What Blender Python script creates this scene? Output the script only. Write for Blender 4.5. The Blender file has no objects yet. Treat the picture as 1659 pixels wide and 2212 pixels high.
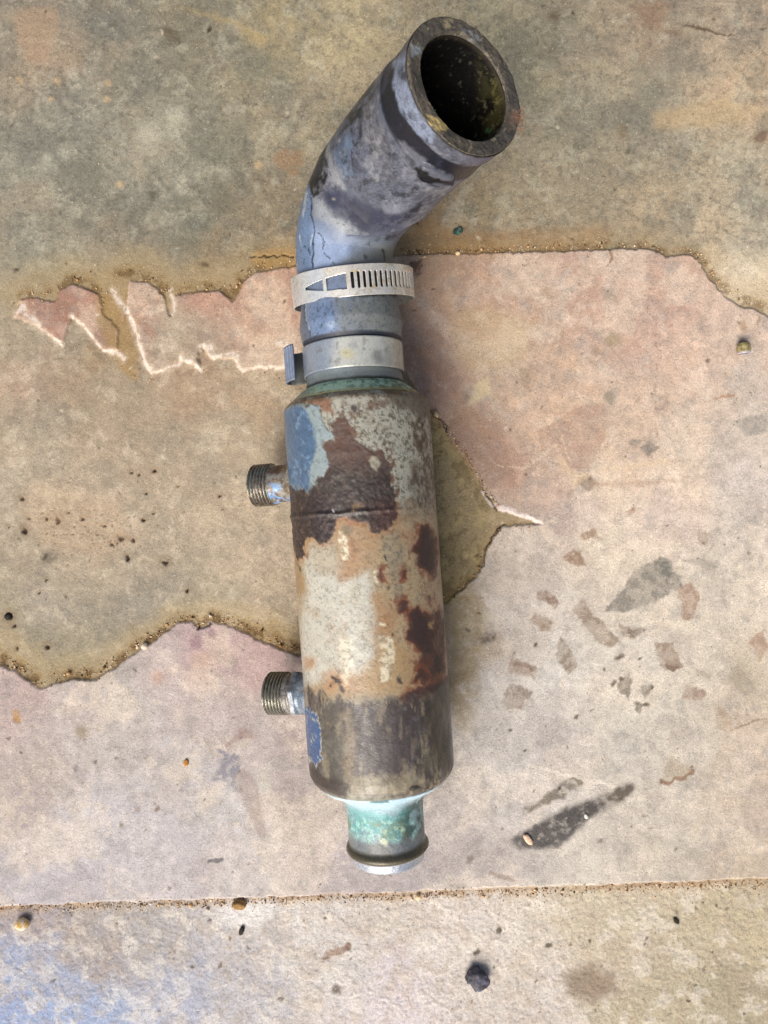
import bpy, bmesh, math, random
import numpy as np
from mathutils import Vector, Matrix

# ------------------------------------------------------------------ camera, sky, sun
scene = bpy.context.scene
R = math.radians
CAM_H = 0.425                      # the phone was held 42.5 cm above the concrete, looking straight down
FOC = 1610.0                       # focal length in the units of my measurements (picture 1659 x 2212)
cd = bpy.data.cameras.new("camera"); cam = bpy.data.objects.new("camera", cd)
scene.collection.objects.link(cam); scene.camera = cam
cam.location = (0, 0, CAM_H); cam.rotation_euler = (0, 0, 0)
cd.sensor_fit = 'VERTICAL'; cd.sensor_height = 32.0; cd.lens = 32.0 * FOC / 2212.0
cd.clip_start = 0.01; cd.clip_end = 100.0

SUN_EL, SUN_AZ = R(44), (-0.42, -0.91)          # light comes from the lower left of the picture
world = bpy.data.worlds.new("World"); scene.world = world; world.use_nodes = True
wn = world.node_tree; bg = wn.nodes['Background']
sky = wn.nodes.new('ShaderNodeTexSky'); sky.sky_type = 'NISHITA'; sky.sun_disc = False
sky.sun_elevation = SUN_EL
sky.sun_rotation = math.atan2(SUN_AZ[0], SUN_AZ[1])
sky.dust_density = 6.0; sky.air_density = 1.0; sky.ozone_density = 1.0
wn.links.new(sky.outputs[0], bg.inputs['Color']); bg.inputs['Strength'].default_value = 0.085
sl = bpy.data.lights.new("sun", 'SUN'); sl.energy = 2.7; sl.angle = R(42); sl.color = (1.0, 0.955, 0.90)
sun = bpy.data.objects.new("sun", sl); scene.collection.objects.link(sun)
dvec = Vector((SUN_AZ[0]*math.cos(SUN_EL), SUN_AZ[1]*math.cos(SUN_EL), math.sin(SUN_EL)))
sun.rotation_euler = dvec.to_track_quat('Z', 'Y').to_euler()
scene.view_settings.view_transform = 'Standard'; scene.view_settings.look = 'None'
scene.view_settings.gamma = 1.0; scene.view_settings.exposure = 0.45

# ------------------------------------------------------------------ helpers
f32 = np.float32
rng = np.random.default_rng(7)
T2 = rng.random((512, 512)).astype(f32)
T3 = rng.random((64, 64, 64)).astype(f32)

def sst(a, b, x):
    t = np.clip((x-a)/(b-a), 0, 1); return t*t*(3-2*t)

def n2(x, y):
    xi = np.floor(x).astype(np.int32); yi = np.floor(y).astype(np.int32)
    fx = (x-xi).astype(f32); fy = (y-yi).astype(f32)
    fx = fx*fx*(3-2*fx); fy = fy*fy*(3-2*fy)
    a = xi & 511; b = (xi+1) & 511; c = yi & 511; d = (yi+1) & 511
    return (T2[a, c]*(1-fx)+T2[b, c]*fx)*(1-fy)+(T2[a, d]*(1-fx)+T2[b, d]*fx)*fy

def fb2(x, y, s, o=4, seed=0, g=.55):
    r = 0; amp = 1; tot = 0
    for i in range(o):
        ca, sa = math.cos(.65+i*1.13+seed*.37), math.sin(.65+i*1.13+seed*.37)
        r = r+amp*n2((x*ca-y*sa)/s+seed*17.3+i*5.7, (x*sa+y*ca)/s+seed*9.1+i*3.3); tot += amp; amp *= g; s /= 2.03
    return r/tot                                    # 0..1, mean .5

def n3(p):
    i = np.floor(p).astype(np.int32); f = (p-i).astype(f32); f = f*f*(3-2*f)
    a = i & 63; b = (i+1) & 63
    fx, fy, fz = f[:, 0], f[:, 1], f[:, 2]
    def L(z): return (T3[a[:, 0], a[:, 1], z]*(1-fx)+T3[b[:, 0], a[:, 1], z]*fx)*(1-fy) + (T3[a[:, 0], b[:, 1], z]*(1-fx)+T3[b[:, 0], b[:, 1], z]*fx)*fy
    return L(a[:, 2])*(1-fz)+L(b[:, 2])*fz

def fb3(p, s, o=4, seed=0, g=.55, st=(1, 1, 1)):
    r = 0; amp = 1; tot = 0; q = p*np.array(st)
    for i in range(o):
        r = r+amp*n3(q/s+seed*7.77+i*3.1); tot += amp; amp *= g; s /= 2.03
    return r/tot

def lin(c):
    c = np.asarray(c, float)/255.0
    return np.where(c <= .04045, c/12.92, ((c+.055)/1.055)**2.4)

def polysd(x, y, poly):
    """signed distance (negative inside) to a polygon"""
    P = np.asarray(poly, f32); d = np.full(x.shape, 1e9, f32); ins = np.zeros(x.shape, bool)
    for i in range(len(P)):
        ax, ay = P[i]; bx, by = P[(i+1) % len(P)]
        ex, ey = bx-ax, by-ay
        t = np.clip(((x-ax)*ex+(y-ay)*ey)/max(ex*ex+ey*ey, 1e-9), 0, 1)
        d = np.minimum(d, (x-ax-t*ex)**2+(y-ay-t*ey)**2)
        if ay != by:
            c = ((ay > y) != (by > y)) & (x < (bx-ax)*(y-ay)/(by-ay)+ax); ins ^= c
    d = np.sqrt(d); return np.where(ins, -d, d)

def linedist(x, y, pts):
    """distance to a polyline and interpolated width (pts: x, y, w)"""
    d = np.full(x.shape, 1e9, f32); w = np.zeros(x.shape, f32)
    for (ax, ay, aw), (bx, by, bw) in zip(pts[:-1], pts[1:]):
        ex, ey = bx-ax, by-ay
        t = np.clip(((x-ax)*ex+(y-ay)*ey)/max(ex*ex+ey*ey, 1e-9), 0, 1)
        k = np.sqrt((x-ax-t*ex)**2+(y-ay-t*ey)**2); m = k < d
        d = np.where(m, k, d); w = np.where(m, aw+(bw-aw)*t, w)
    return d, w

class Paint:
    """albedo, roughness and metalness of a surface, worked out point by point"""
    def __init__(s, x, y, base, rough=.6, metal=0.):
        s.x = np.asarray(x, f32); s.y = np.asarray(y, f32); n = len(s.x)
        s.c = np.tile(lin(base).astype(f32), (n, 1)) if np.ndim(base) == 1 else base.astype(f32)
        s.r = np.full(n, rough, f32); s.m = np.full(n, metal, f32); s.wx = 0; s.wy = 0
    def box(s, pts, pad):
        P = np.asarray(pts, float)
        return np.nonzero((s.x > P[:, 0].min()-pad) & (s.x < P[:, 0].max()+pad) & (s.y > P[:, 1].min()-pad) & (s.y < P[:, 1].max()+pad))[0]
    def mix(s, k, i, col, rough=None, metal=None):
        k = np.clip(k, 0, 1)
        s.c[i] = s.c[i]*(1-k[:, None])+lin(col).astype(f32)*k[:, None]
        if rough is not None: s.r[i] = s.r[i]*(1-k)+rough*k
        if metal is not None: s.m[i] = s.m[i]*(1-k)+metal*k
    def w(s, i):
        a = s.wx[i] if np.ndim(s.wx) else 0; b = s.wy[i] if np.ndim(s.wy) else 0
        return s.x[i]+a, s.y[i]+b
    def poly(s, pts, col, k=1., soft=3., grow=0., rough=None, metal=None, mask=None):
        i = s.box(pts, soft+abs(grow)+16)
        if not len(i): return i, None
        x, y = s.w(i); d = polysd(x, y, pts)-grow
        a = (1-sst(-soft, soft, d))*k
        if mask is not None: a = a*mask[i]
        s.mix(a, i, col, rough, metal); return i, a
    def line(s, pts, col, k=1., soft=1., rough=None, mask=None, metal=None):
        mw = max(p[2] for p in pts); i = s.box([p[:2] for p in pts], mw+soft+14)
        if not len(i): return i, None
        x, y = s.w(i); d, w = linedist(x, y, pts)
        a = (1-sst(w-soft*.5, w+soft, d))*k
        if mask is not None: a = a*mask[i]
        s.mix(a, i, col, rough, metal); return i, a
    def spot(s, u, v, r, col, k=1., soft=.5, asp=1., rot=0., rough=None, mask=None, metal=None):
        i = s.box([(u, v)], r*max(asp, 1)*1.5+14)
        if not len(i): return i, None
        x, y = s.w(i); x = x-u; y = y-v; c, t = math.cos(rot), math.sin(rot)
        d = np.sqrt(((x*c+y*t)/asp)**2+(-x*t+y*c)**2)/r
        a = (1-sst(1-soft, 1+soft, d))*k
        if mask is not None: a = a*mask[i]
        s.mix(a, i, col, rough, metal); return i, a

def Z(ox, oy, sc):
    """readings taken on an enlarged crop -> measuring units"""
    def f(pts): return [((ox+p[0]/sc)*.8641, (oy+p[1]/sc)*.8641)+tuple(p[2:]) for p in pts]
    return f

def Zw(ox, oy, sc):
    def f(pts): return [((ox+p[0]/sc)*.8641, (oy+p[1]/sc)*.8641)+tuple(max(w*.8641/sc, .55) for w in p[2:]) for p in pts]
    return f

def floor_at(u, v, z=0.): return ((u-829.5)/FOC*(CAM_H-z), -(v-1106)/FOC*(CAM_H-z), z)
def meas(p):
    """measuring coordinates of a point of the scene"""
    d = CAM_H-p[:, 2]
    return 829.5+FOC*p[:, 0]/d, 1106-FOC*p[:, 1]/d

def store(me, P):
    n = len(me.vertices)
    a = me.attributes.new('tone', 'FLOAT_COLOR', 'POINT')
    a.data.foreach_set('color', np.concatenate([P.c, P.r[:, None]], 1).astype(f32).ravel())
    b = me.attributes.new('metal', 'FLOAT', 'POINT'); b.data.foreach_set('value', P.m.astype(f32))

def grid_mesh(name, pts, nu, nv, closed_v=False, origin=(0, 0, 0)):
    """pts: (nu*nv,3), v fastest; closed_v joins the ring"""
    pts = pts-np.array(origin)
    me = bpy.data.meshes.new(name); me.vertices.add(len(pts)); me.vertices.foreach_set('co', pts.astype(f32).ravel())
    i = np.arange(nu-1)[:, None]; nvf = nv if closed_v else nv-1; j = np.arange(nvf)[None, :]; j2 = (j+1) % nv
    q = np.stack([i*nv+j, i*nv+j2, (i+1)*nv+j2, (i+1)*nv+j], -1).reshape(-1, 4)
    set_quads(me, q); return me

def set_quads(me, q):
    nf, k = q.shape
    me.loops.add(nf*k); me.loops.foreach_set('vertex_index', q.astype(np.int32).ravel())
    me.polygons.add(nf); me.polygons.foreach_set('loop_start', (np.arange(nf)*k).astype(np.int32))
    me.polygons.foreach_set('use_smooth', np.ones(nf, bool)); me.update(); me.validate()

def put(me, name, mat, parent=None, loc=(0, 0, 0)):
    o = bpy.data.objects.new(name, me); scene.collection.objects.link(o)
    if mat: me.materials.append(mat)
    if parent: o.parent = parent
    else: o.location = loc
    return o

def tag(o, label=None, cat=None, group=None, kind=None):
    if label: o['label'] = label
    if cat: o['category'] = cat
    if group: o['group'] = group
    if kind: o['kind'] = kind
    return o

def material(name, bumps=((900, .3, .0004),), speck=None, fine=(1400, .12), metal_attr=True, spec=.5, rvar=.12, coat=0., base=None, rough=.6, metal=0.):
    """procedural surface: tone attribute or plain colour x fine noise, speckles, relief"""
    m = bpy.data.materials.new(name); m.use_nodes = True; t = m.node_tree; N = t.nodes; K = t.links.new
    b = N['Principled BSDF']; tc = N.new('ShaderNodeTexCoord')
    def noise(sc, det=6., ro=.6):
        n = N.new('ShaderNodeTexNoise'); n.inputs['Scale'].default_value = sc; n.inputs['Detail'].default_value = det
        n.inputs['Roughness'].default_value = ro; K(tc.outputs['Object'], n.inputs['Vector']); return n
    def mr(src, a, c, d, e):
        r = N.new('ShaderNodeMapRange'); K(src, r.inputs[0])
        for q, v in zip((1, 2, 3, 4), (a, c, d, e)): r.inputs[q].default_value = v
        return r.outputs[0]
    if base is None:
        at = N.new('ShaderNodeAttribute'); at.attribute_name = 'tone'; col = at.outputs['Color']; ro = at.outputs['Alpha']
        am = N.new('ShaderNodeAttribute'); am.attribute_name = 'metal'; K(am.outputs['Fac'], b.inputs['Metallic'])
    else:
        rg = N.new('ShaderNodeRGB'); rg.outputs[0].default_value = (*lin(base), 1); col = rg.outputs[0]
        vv = N.new('ShaderNodeValue'); vv.outputs[0].default_value = rough; ro = vv.outputs[0]; b.inputs['Metallic'].default_value = metal
    n = noise(fine[0], 4.)
    k = mr(n.outputs['Fac'], .3, .7, 1-fine[1]*1.6, 1+fine[1]*1.6)
    vm = N.new('ShaderNodeVectorMath'); vm.operation = 'SCALE'; K(col, vm.inputs[0]); K(k, vm.inputs['Scale']); out = vm.outputs[0]
    if speck:
        for sc, lo, hi, c, amt in speck:
            s2 = noise(sc, 3., .7); f = mr(s2.outputs['Fac'], lo, hi, 0, amt)
            mx = N.new('ShaderNodeMix'); mx.data_type = 'RGBA'; K(f, mx.inputs[0]); K(out, mx.inputs[6]); mx.inputs[7].default_value = (*lin(c), 1); out = mx.outputs[2]
    K(out, b.inputs['Base Color'])
    n4 = noise(fine[0]*.4, 5.); r0 = mr(n4.outputs['Fac'], .3, .7, -rvar, rvar)
    ad = N.new('ShaderNodeMath'); ad.operation = 'ADD'; ad.use_clamp = True; K(ro, ad.inputs[0]); K(r0, ad.inputs[1]); K(ad.outputs[0], b.inputs['Roughness'])
    b.inputs['Specular IOR Level'].default_value = spec
    b.inputs['Coat Weight'].default_value = coat
    prev = None
    for sc, st, dist in bumps:
        bn = noise(sc, 6., .62); bp = N.new('ShaderNodeBump'); bp.inputs['Strength'].default_value = st; bp.inputs['Distance'].default_value = dist
        K(bn.outputs['Fac'], bp.inputs['Height'])
        if prev: K(prev, bp.inputs['Normal'])
        prev = bp.outputs['Normal']
    if prev: K(prev, b.inputs['Normal'])
    return m

M_floor = material('worn_concrete', bumps=((260, .35, .0010), (1100, .55, .0006)), speck=((950, .60, .68, (98, 82, 62), .6), (620, .64, .72, (226, 212, 190), .5)), fine=(1500, .14), spec=.35, rvar=.1)
M_shell = material('rusted_painted_steel', bumps=((500, .30, .0006), (2200, .35, .00022)), fine=(2600, .13), spec=.75, rvar=.10)
M_copper = material('verdigris_copper', bumps=((700, .4, .0006), (2500, .4, .0002)), fine=(1500, .18), spec=.5)
M_rubber = material('weathered_rubber', bumps=((500, .15, .0005), (2600, .4, .00022)), fine=(2000, .16), spec=.4, rvar=.1)
M_band = material('scuffed_stainless', bumps=((900, .1, .0002), (3500, .12, .0001)), fine=(900, .08), spec=.5, rvar=.1)
M_thread = material('tarnished_steel_thread', bumps=((1500, .12, .0001),), fine=(900, .25), spec=.5, rvar=.1)
M_stone = material('gritty_stone', bumps=((700, .5, .0006), (2500, .4, .0002)), fine=(1500, .2), spec=.3)

# ------------------------------------------------------------------ the concrete floor
def axis(inner, step, outer):
    a = list(np.arange(-inner, inner+step/2, step)); s = step; x = inner
    while x < outer: s *= 1.25; x += s; a.append(x); a.insert(0, -x)
    return np.array(a)
ax = axis(.236, .0006, 60.0); ay = axis(.304, .0006, 60.0)
X, Y = np.meshgrid(ax, ay, indexing='ij'); X = X.ravel(); Y = Y.ravel()
U = (829.5+X*FOC/CAM_H).astype(f32); V = (1106-Y*FOC/CAM_H).astype(f32)       # measuring units on the floor

ZL = Z(0, 600, 2.183); ZM = Z(0, 1150, 2.183); ZR = Z(1060, 1000, 1.929); ZR2 = Z(1160, 1600, 2.183); ZU = Z(1000, 500, 1.803)
up_edge = [(-400, 700), (0, 668)]+ZL([(100, 320), (180, 305), (290, 330), (330, 262), (400, 230), (470, 262), (540, 292), (565, 380), (690, 380), (700, 205), (800, 232), (860, 262), (900, 335), (925, 400), (960, 300), (1100, 272), (1200, 272), (1270, 330), (1330, 222), (1400, 165), (1600, 140)])+[(870, 549), (1000, 548), (1200, 541), (1400, 535), (1440, 552), (1490, 549), (1512, 562), (1535, 605), (1565, 636), (1600, 658), (1662, 678), (2200, 760)]
low_edge = [(2200, 1000), (2200, 1000)]
left_low = ZL([(100, 330), (72, 420), (210, 482), (330, 572), (352, 530), (392, 420), (440, 452), (500, 530), (580, 612), (660, 640), (620, 380), (605, 265), (680, 370), (730, 470), (760, 600), (822, 736), (900, 702), (980, 642), (1090, 712), (1080, 650), (1110, 582), (1150, 645), (1270, 652), (1320, 716), (1400, 692), (1560, 692)])
right_low = [(870, 800), (930, 890), (960, 930), (1000, 985), (1040, 1050), (1075, 1100), (1110, 1110), (1170, 1128), (1130, 1135), (1085, 1140), (1065, 1165), (1045, 1200), (1035, 1235), (1000, 1270), (965, 1300)]
mid_up = [(800, 1400), (645, 1415), (600, 1400), (560, 1382), (500, 1355), (455, 1340), (430, 1357), (415, 1345), (385, 1345), (330, 1385), (300, 1400), (250, 1440), (205, 1470), (150, 1465), (88, 1490), (40, 1455), (0, 1440), (-400, 1420)]
# the thin smooth skim coat is one sheet with a torn outline: strip at the top, right-hand field, lower field
pink = ZL([(100, 325), (180, 305), (290, 330), (330, 262), (400, 230), (470, 262), (540, 292), (560, 400), (640, 470)]) + \
       ZL([(690, 400), (690, 300), (700, 205), (800, 232), (860, 262), (900, 335), (930, 410), (960, 300), (1100, 272), (1200, 272), (1270, 330), (1330, 222), (1400, 165), (1600, 140)]) + \
       [(870, 549), (1000, 548), (1200, 541), (1400, 535), (1440, 552), (1490, 549), (1512, 562), (1535, 605), (1565, 636), (1600, 658), (1662, 678), (2400, 760), (6000, 760), (6000, 1300), (2400, 1870), (1659, 1899), (830, 1930), (0, 1960), (-900, 1990), (-6000, 2000), (-6000, 1420)] + \
       mid_up[::-1] + [(800, 1395)] + right_low[::-1] + \
       ZL([(1560, 692), (1400, 692), (1320, 716), (1270, 652), (1150, 645), (1110, 582), (1080, 650), (1090, 712), (980, 642), (900, 702), (822, 736), (760, 600), (730, 470), (680, 370), (650, 420), (640, 600), (580, 612), (500, 530), (440, 452), (392, 420), (352, 530), (330, 572), (210, 482), (72, 420)])

wxn = (fb2(U, V, 26, 4, 1)-.5)*14+(fb2(U, V, 9, 3, 2)-.5)*8
wyn = (fb2(U, V, 26, 4, 3)-.5)*14+(fb2(U, V, 9, 3, 4)-.5)*8
sdp = polysd(U+wxn*.8, V+wyn*.8, pink)
joint = (V+(U*.0359)) - 1959.5 + (fb2(U, V, 60, 3, 5)-.5)*6      # >0 below the lower joint
pinkm = 1-sst(-1.6, 1.2, sdp)

B_pts = [(60,60,150,140,120),(100,150,168,147,122),(200,60,130,127,112),(300,150,140,135,115),(420,60,135,128,105),(600,60,165,150,110),(750,80,188,171,128),(560,150,135,130,105),(150,250,145,142,125),(60,350,150,147,128),(250,350,150,145,125),(350,330,168,163,138),(450,300,140,135,112),(600,250,160,148,118),(200,420,140,135,115),(400,450,130,128,108),(550,450,145,132,105),(60,500,150,145,125),(250,530,150,138,112),(100,560,152,142,115),(500,530,150,132,100),(600,500,150,130,98),
(1150,60,172,162,126),(1130,150,182,172,132),(1250,100,170,158,128),(1400,60,152,132,110),(1550,60,178,158,132),(1300,200,165,155,128),(1450,200,160,148,122),(1600,200,194,168,132),(1250,300,160,150,122),(1400,280,150,142,120),(1550,330,178,162,132),(1620,400,175,165,140),(1150,380,150,142,115),(1300,400,150,140,115),(1050,450,150,135,100),(950,480,150,125,88),(1100,500,162,140,106),(1250,480,155,140,112),(1400,470,178,158,124),(1550,500,194,174,140),(1600,600,215,200,175),(1650,560,205,190,160),(1000,530,150,125,85),
(50,720,150,138,112),(60,800,168,142,116),(150,820,160,138,108),(250,850,155,138,110),(400,830,162,136,105),(550,830,168,142,108),(100,950,155,142,118),(300,950,160,142,115),(500,950,165,148,120),(50,1050,165,150,125),(200,1100,168,150,124),(400,1080,168,150,122),(550,1100,172,154,126),(100,1200,162,146,120),(300,1200,160,145,120),(480,1200,172,155,128),(580,1200,168,150,126),(100,1300,155,145,125),(300,1300,150,140,120),(480,1290,160,148,122),(600,1300,170,152,125),(150,1420,145,135,108),(40,1380,155,142,112),(330,1360,140,128,95),(600,1380,150,130,95),(250,700,150,125,85),
(960,1000,156,138,94),(1010,1080,152,134,92),(980,1180,146,129,88),(1040,1150,152,132,96),(980,1250,150,132,92),
(40,2000,160,148,148),(200,2050,160,152,150),(60,2120,158,166,186),(100,2190,142,162,198),(30,2180,140,160,198),(200,2200,150,166,194),(300,2020,170,165,162),(350,2150,168,172,188),(500,2030,185,180,178),(550,2150,178,175,178),(650,2000,205,198,190),(700,2100,195,188,182),(850,2000,200,192,182),(850,2150,205,195,195),(1000,1980,205,195,185),(1150,2050,200,190,175),(1150,2160,200,190,180),(1300,1980,200,188,160),(1350,2060,190,175,150),(1450,2050,184,171,142),(1600,2000,188,174,140),(1600,2150,168,156,126),(1450,2180,180,168,138)]  # lower-left blues put the skylight tint into the slab colour
A_pts = [(100,680,160,118,95),(180,650,165,125,102),(300,640,165,125,100),(220,720,160,125,102),(450,650,178,137,113),(380,720,165,148,122),(450,760,160,140,115),(560,620,182,147,121),(560,720,182,153,126),(620,650,172,132,111),
(950,600,174,138,102),(1000,680,180,143,107),(920,750,170,130,98),(950,850,170,125,92),(1100,620,188,147,113),(1100,750,182,152,119),(1180,700,180,147,116),(1250,600,188,147,119),(1300,700,188,150,121),(1400,600,188,150,121),(1450,700,192,152,126),(1250,800,192,157,123),(1060,830,192,157,119),(1150,880,203,165,127),(1500,780,207,172,141),(1400,850,202,170,139),(1600,750,208,178,149),(1620,850,192,172,151),(1200,930,202,167,129),(1350,930,197,167,136),(1500,930,217,190,159),(1600,950,182,167,149),(1030,950,167,130,96),(1100,980,180,137,107),(1300,1030,212,182,146),(1450,1000,217,192,161),(1500,1050,217,192,161),(1200,1050,185,155,130),(1630,1050,197,182,168),(1250,1120,177,154,139),(1450,1120,197,174,156),(1600,1150,197,182,163),(1150,1200,182,167,151),(1300,1200,207,190,161),(1100,1250,187,170,151),(1020,1330,165,145,102),(1100,1330,192,180,166),(1200,1300,202,190,173),(1350,1280,202,187,161),(1500,1280,207,192,166),(1620,1300,202,187,163),(1000,1450,162,142,102),(1060,1480,182,174,166),(1200,1450,200,192,179),(1350,1430,202,192,173),(1500,1450,197,184,161),(1620,1450,187,170,141),
(1050,1600,175,165,154),(1200,1600,177,167,156),(1350,1560,192,182,161),(1500,1600,197,182,156),(1620,1620,192,167,136),(1020,1750,170,155,146),(1100,1700,182,172,161),(1450,1750,187,174,151),(1600,1780,192,167,133),(1050,1880,165,152,143),(1250,1880,192,180,159),(1400,1870,182,167,141),(1600,1880,187,164,131),
(60,1520,178,155,147),(60,1700,167,152,140),(180,1520,177,164,157),(260,1490,167,160,152),(420,1400,168,143,140),(560,1420,173,145,140),(350,1450,180,164,157),(450,1530,177,162,154),(250,1600,172,162,152),(400,1650,177,170,167),(550,1600,170,156,149),(620,1620,160,142,137),(60,1850,167,160,164),(200,1800,177,170,171),(350,1800,182,174,175),(500,1750,187,180,175),(560,1850,184,174,168),(620,1700,165,148,140),(680,1750,160,147,141),(650,1870,174,162,159),(150,1930,170,162,165),(400,1920,182,172,171),(720,1830,172,159,157),(850,1900,164,149,148)]  # lavender skylight and soft shade beside the shell are in these tones
def field(pts, u, v):
    acc = np.zeros((len(u), 3), f32); ws = np.zeros(len(u), f32)
    for a, b, r, g, bl in pts:
        w = 1/((u-a)**2+(v-b)**2+30**2)**1.7*1e6
        ws += w; acc += w[:, None]*lin((r, g, bl)).astype(f32)
    return acc/ws[:, None]
wu = U+(fb2(U, V, 90, 4, 6)-.5)*130; wv = V+(fb2(U, V, 90, 4, 7)-.5)*130
# the lower slab must not borrow tones across the joint
colB = field([p for p in B_pts if p[1] < 1900], wu, wv)
colL = field([p for p in B_pts if p[1] > 1900], wu, wv)
colA = field(A_pts, wu, wv)
lowm = sst(-1, 1.5, joint)
col = colB*(1-lowm[:, None])+colL*lowm[:, None]
col = col*(1-pinkm[:, None])+colA*pinkm[:, None]
F = Paint(U, V, col, rough=.72); F.wx = wxn; F.wy = wyn
allv = np.arange(len(U))

up = (1-pinkm)*(1-lowm)*(1-sst(500, 620, V)); tan = (1-pinkm)*(1-lowm)*sst(620, 720, V)
n_a = fb2(U, V, 70, 6, 11, .62); n_b = fb2(U, V, 130, 6, 12, .62); n_c = fb2(U, V, 16, 5, 13, .7); n_d = fb2(U, V, 34, 5, 14, .65)
# mottled slab: darker grey cement and warm clay smears
F.mix(up*sst(.44, .66, n_a)*.50, allv, (118, 117, 104), .8)
F.mix(up*sst(.48, .68, n_b)*.38, allv, (172, 154, 122))
F.mix(up*sst(.52, .70, n_d)*.40, allv, (184, 178, 152))
F.mix(up*sst(.56, .66, fb2(U, V, 9, 4, 15, .7))*.35, allv, (96, 92, 78))
F.mix(tan*sst(.46, .66, n_a)*.32, allv, (134, 128, 112))
F.mix(tan*sst(.50, .68, n_b)*.28, allv, (182, 162, 132))
F.mix(tan*sst(.55, .67, n_d)*.35, allv, (196, 180, 152))
F.mix(pinkm*sst(.48, .68, n_a)*.28, allv, (158, 140, 130), .6)
F.mix(pinkm*sst(.54, .66, n_b)*.40, allv, (212, 192, 164))
F.mix(pinkm*sst(.57, .70, n_d)*.32, allv, (146, 140, 132))
F.mix(pinkm*sst(.58, .70, fb2(U*.6+V*.8, (V*.6-U*.8)*2, 60, 5, 16))*.16, allv, (214, 200, 180))
lowr = lowm*(1-pinkm)
F.mix(lowr*sst(.50, .62, n_c)*.40, allv, (150, 132, 108), .85)
F.mix(lowr*sst(.52, .64, n_d)*.38, allv, (222, 214, 200), .85)
F.mix(lowr*sst(.54, .64, n_a)*.30, allv, (176, 160, 140), .85)
F.r += pinkm*(-.12)
lum = F.c@np.array([.25, .6, .15], f32); kd = (.08+.10*sst(1450, 1650, V)*(1-lowm)+.12*up+.14*tan+.10*pinkm+.14*pinkm*sst(700, 900, U)+.10*lowr)[:, None]; F.c = F.c*(1-kd)+lum[:, None]*kd
F.c *= (1+(n_c-.5)*.54)[:, None].astype(f32)
F.c *= (1+(fb2(U, V, 3.4, 3, 17, .8)-.5)*.38)[:, None].astype(f32)
F.c *= (1+(fb2(U, V, 240, 3, 18)-.5)*.16)[:, None].astype(f32)

# relief
H = (1-sst(-3.5, 1.5, sdp))*(.0007+.0010*fb2(U, V, 60, 2, 19))
H += lowm*(-.0010)*(1-pinkm)
H += (fb2(U, V, 220, 3, 20)-.5)*.0016+(n_d-.5)*.0006*(1-pinkm*.6)
H += (n_c-.5)*.0010*(lowr*1.0+up*.45+tan*.35+pinkm*.12)
H += (fb2(U, V, 5, 3, 21, .7)-.5)*.0006*(lowr+.4*up+.25*tan+.1*pinkm)

def dig(res, depth):
    i, a = res
    if a is not None: H[i] -= a*depth

# brown silt lying against the back edge of the skim coat, with moss-coloured wash around it
silt = [ZL([(95, 300, 7), (180, 285, 11), (300, 280, 12), (330, 240, 9), (400, 205, 11), (480, 235, 12), (545, 280, 10), (560, 370, 7)]),
        ZL([(640, 180, 9), (700, 170, 12), (780, 190, 15), (860, 230, 11), (890, 320, 8), (910, 260, 9), (960, 285, 9), (1080, 262, 12), (1180, 250, 14), (1260, 300, 12), (1300, 230, 12), (1400, 140, 14), (1600, 120, 12)]),
        [(870, 545, 7), (1000, 543, 6), (1100, 540, 6), (1200, 534, 7), (1300, 530, 8), (1400, 527, 8), (1440, 543, 7), (1490, 540, 6), (1518, 555, 8), (1545, 600, 9), (1575, 630, 11), (1610, 650, 12), (1680, 668, 12)],
        [(932, 888, 5), (965, 925, 7), (1004, 980, 6), (1042, 1045, 5), (1075, 1096, 4)],
        [(1165, 1133, 6), (1120, 1140, 10), (1085, 1142, 6), (1062, 1165, 4), (1040, 1205, 5), (1030, 1235, 8), (1000, 1265, 7), (965, 1292, 9)],
        [(-60, 1405, 16), (0, 1428, 17), (40, 1445, 13), (88, 1482, 13), (150, 1456, 9), (205, 1460, 13), (250, 1432, 9), (300, 1392, 8), (330, 1376, 7), (385, 1337, 8), (415, 1337, 7), (430, 1350, 8), (455, 1332, 8), (500, 1346, 10), (560, 1372, 12), (600, 1390, 11), (650, 1406, 8)]]
offp = sst(-3, 1.0, sdp)                                   # only off the skim coat
blot = sst(.38, .6, fb2(U, V, 20, 4, 23, .6))
silt_k = (.8, .85, .65, .55, .6, 1.)
for s, k in zip(silt, silt_k):
    F.line([(a, b, w*4.0) for a, b, w in s], (172, 150, 108), .36*k, soft=26, mask=offp)
    F.line([(a, b, w*1.4) for a, b, w in s], (142, 114, 64), .55*k, soft=11, mask=offp*(.3+.7*blot))
    F.line([(a, b, w*.6) for a, b, w in s], (88, 66, 36), .70*k, soft=8, mask=offp*(.10+.90*blot), rough=.9)
F.line([(928, 880, 60), (980, 1000, 70), (1000, 1150, 50), (985, 1270, 40)], (128, 112, 66), .30, soft=30, mask=offp)
F.line([(928, 880, 60), (980, 1000, 70), (1000, 1150, 50), (985, 1270, 40)], (168, 150, 104), .5, soft=30, mask=offp*sst(.48, .62, n_d)); F.line([(928, 880, 60), (980, 1000, 70), (1000, 1150, 50), (985, 1270, 40)], (92, 78, 48), .5, soft=30, mask=offp*sst(.52, .64, n_c))
F.line([(985, 1290, 30), (1005, 1380, 28), (1000, 1480, 30), (1000, 1560, 10)], (142, 122, 76), .55, soft=28, mask=sst(.3, .55, n_d))
F.line(ZL([(560, 330, 14), (600, 430, 26), (650, 560, 24), (690, 660, 18), (720, 740, 6)]), (152, 126, 82), .7, soft=12)
F.line([(560, 556, 16), (640, 556, 20)], (172, 140, 88), .6, soft=10)
F.line([(870, 480, 30), (930, 520, 26), (1060, 520, 18), (1300, 505, 14)], (158, 124, 80), .45, soft=26)
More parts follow.
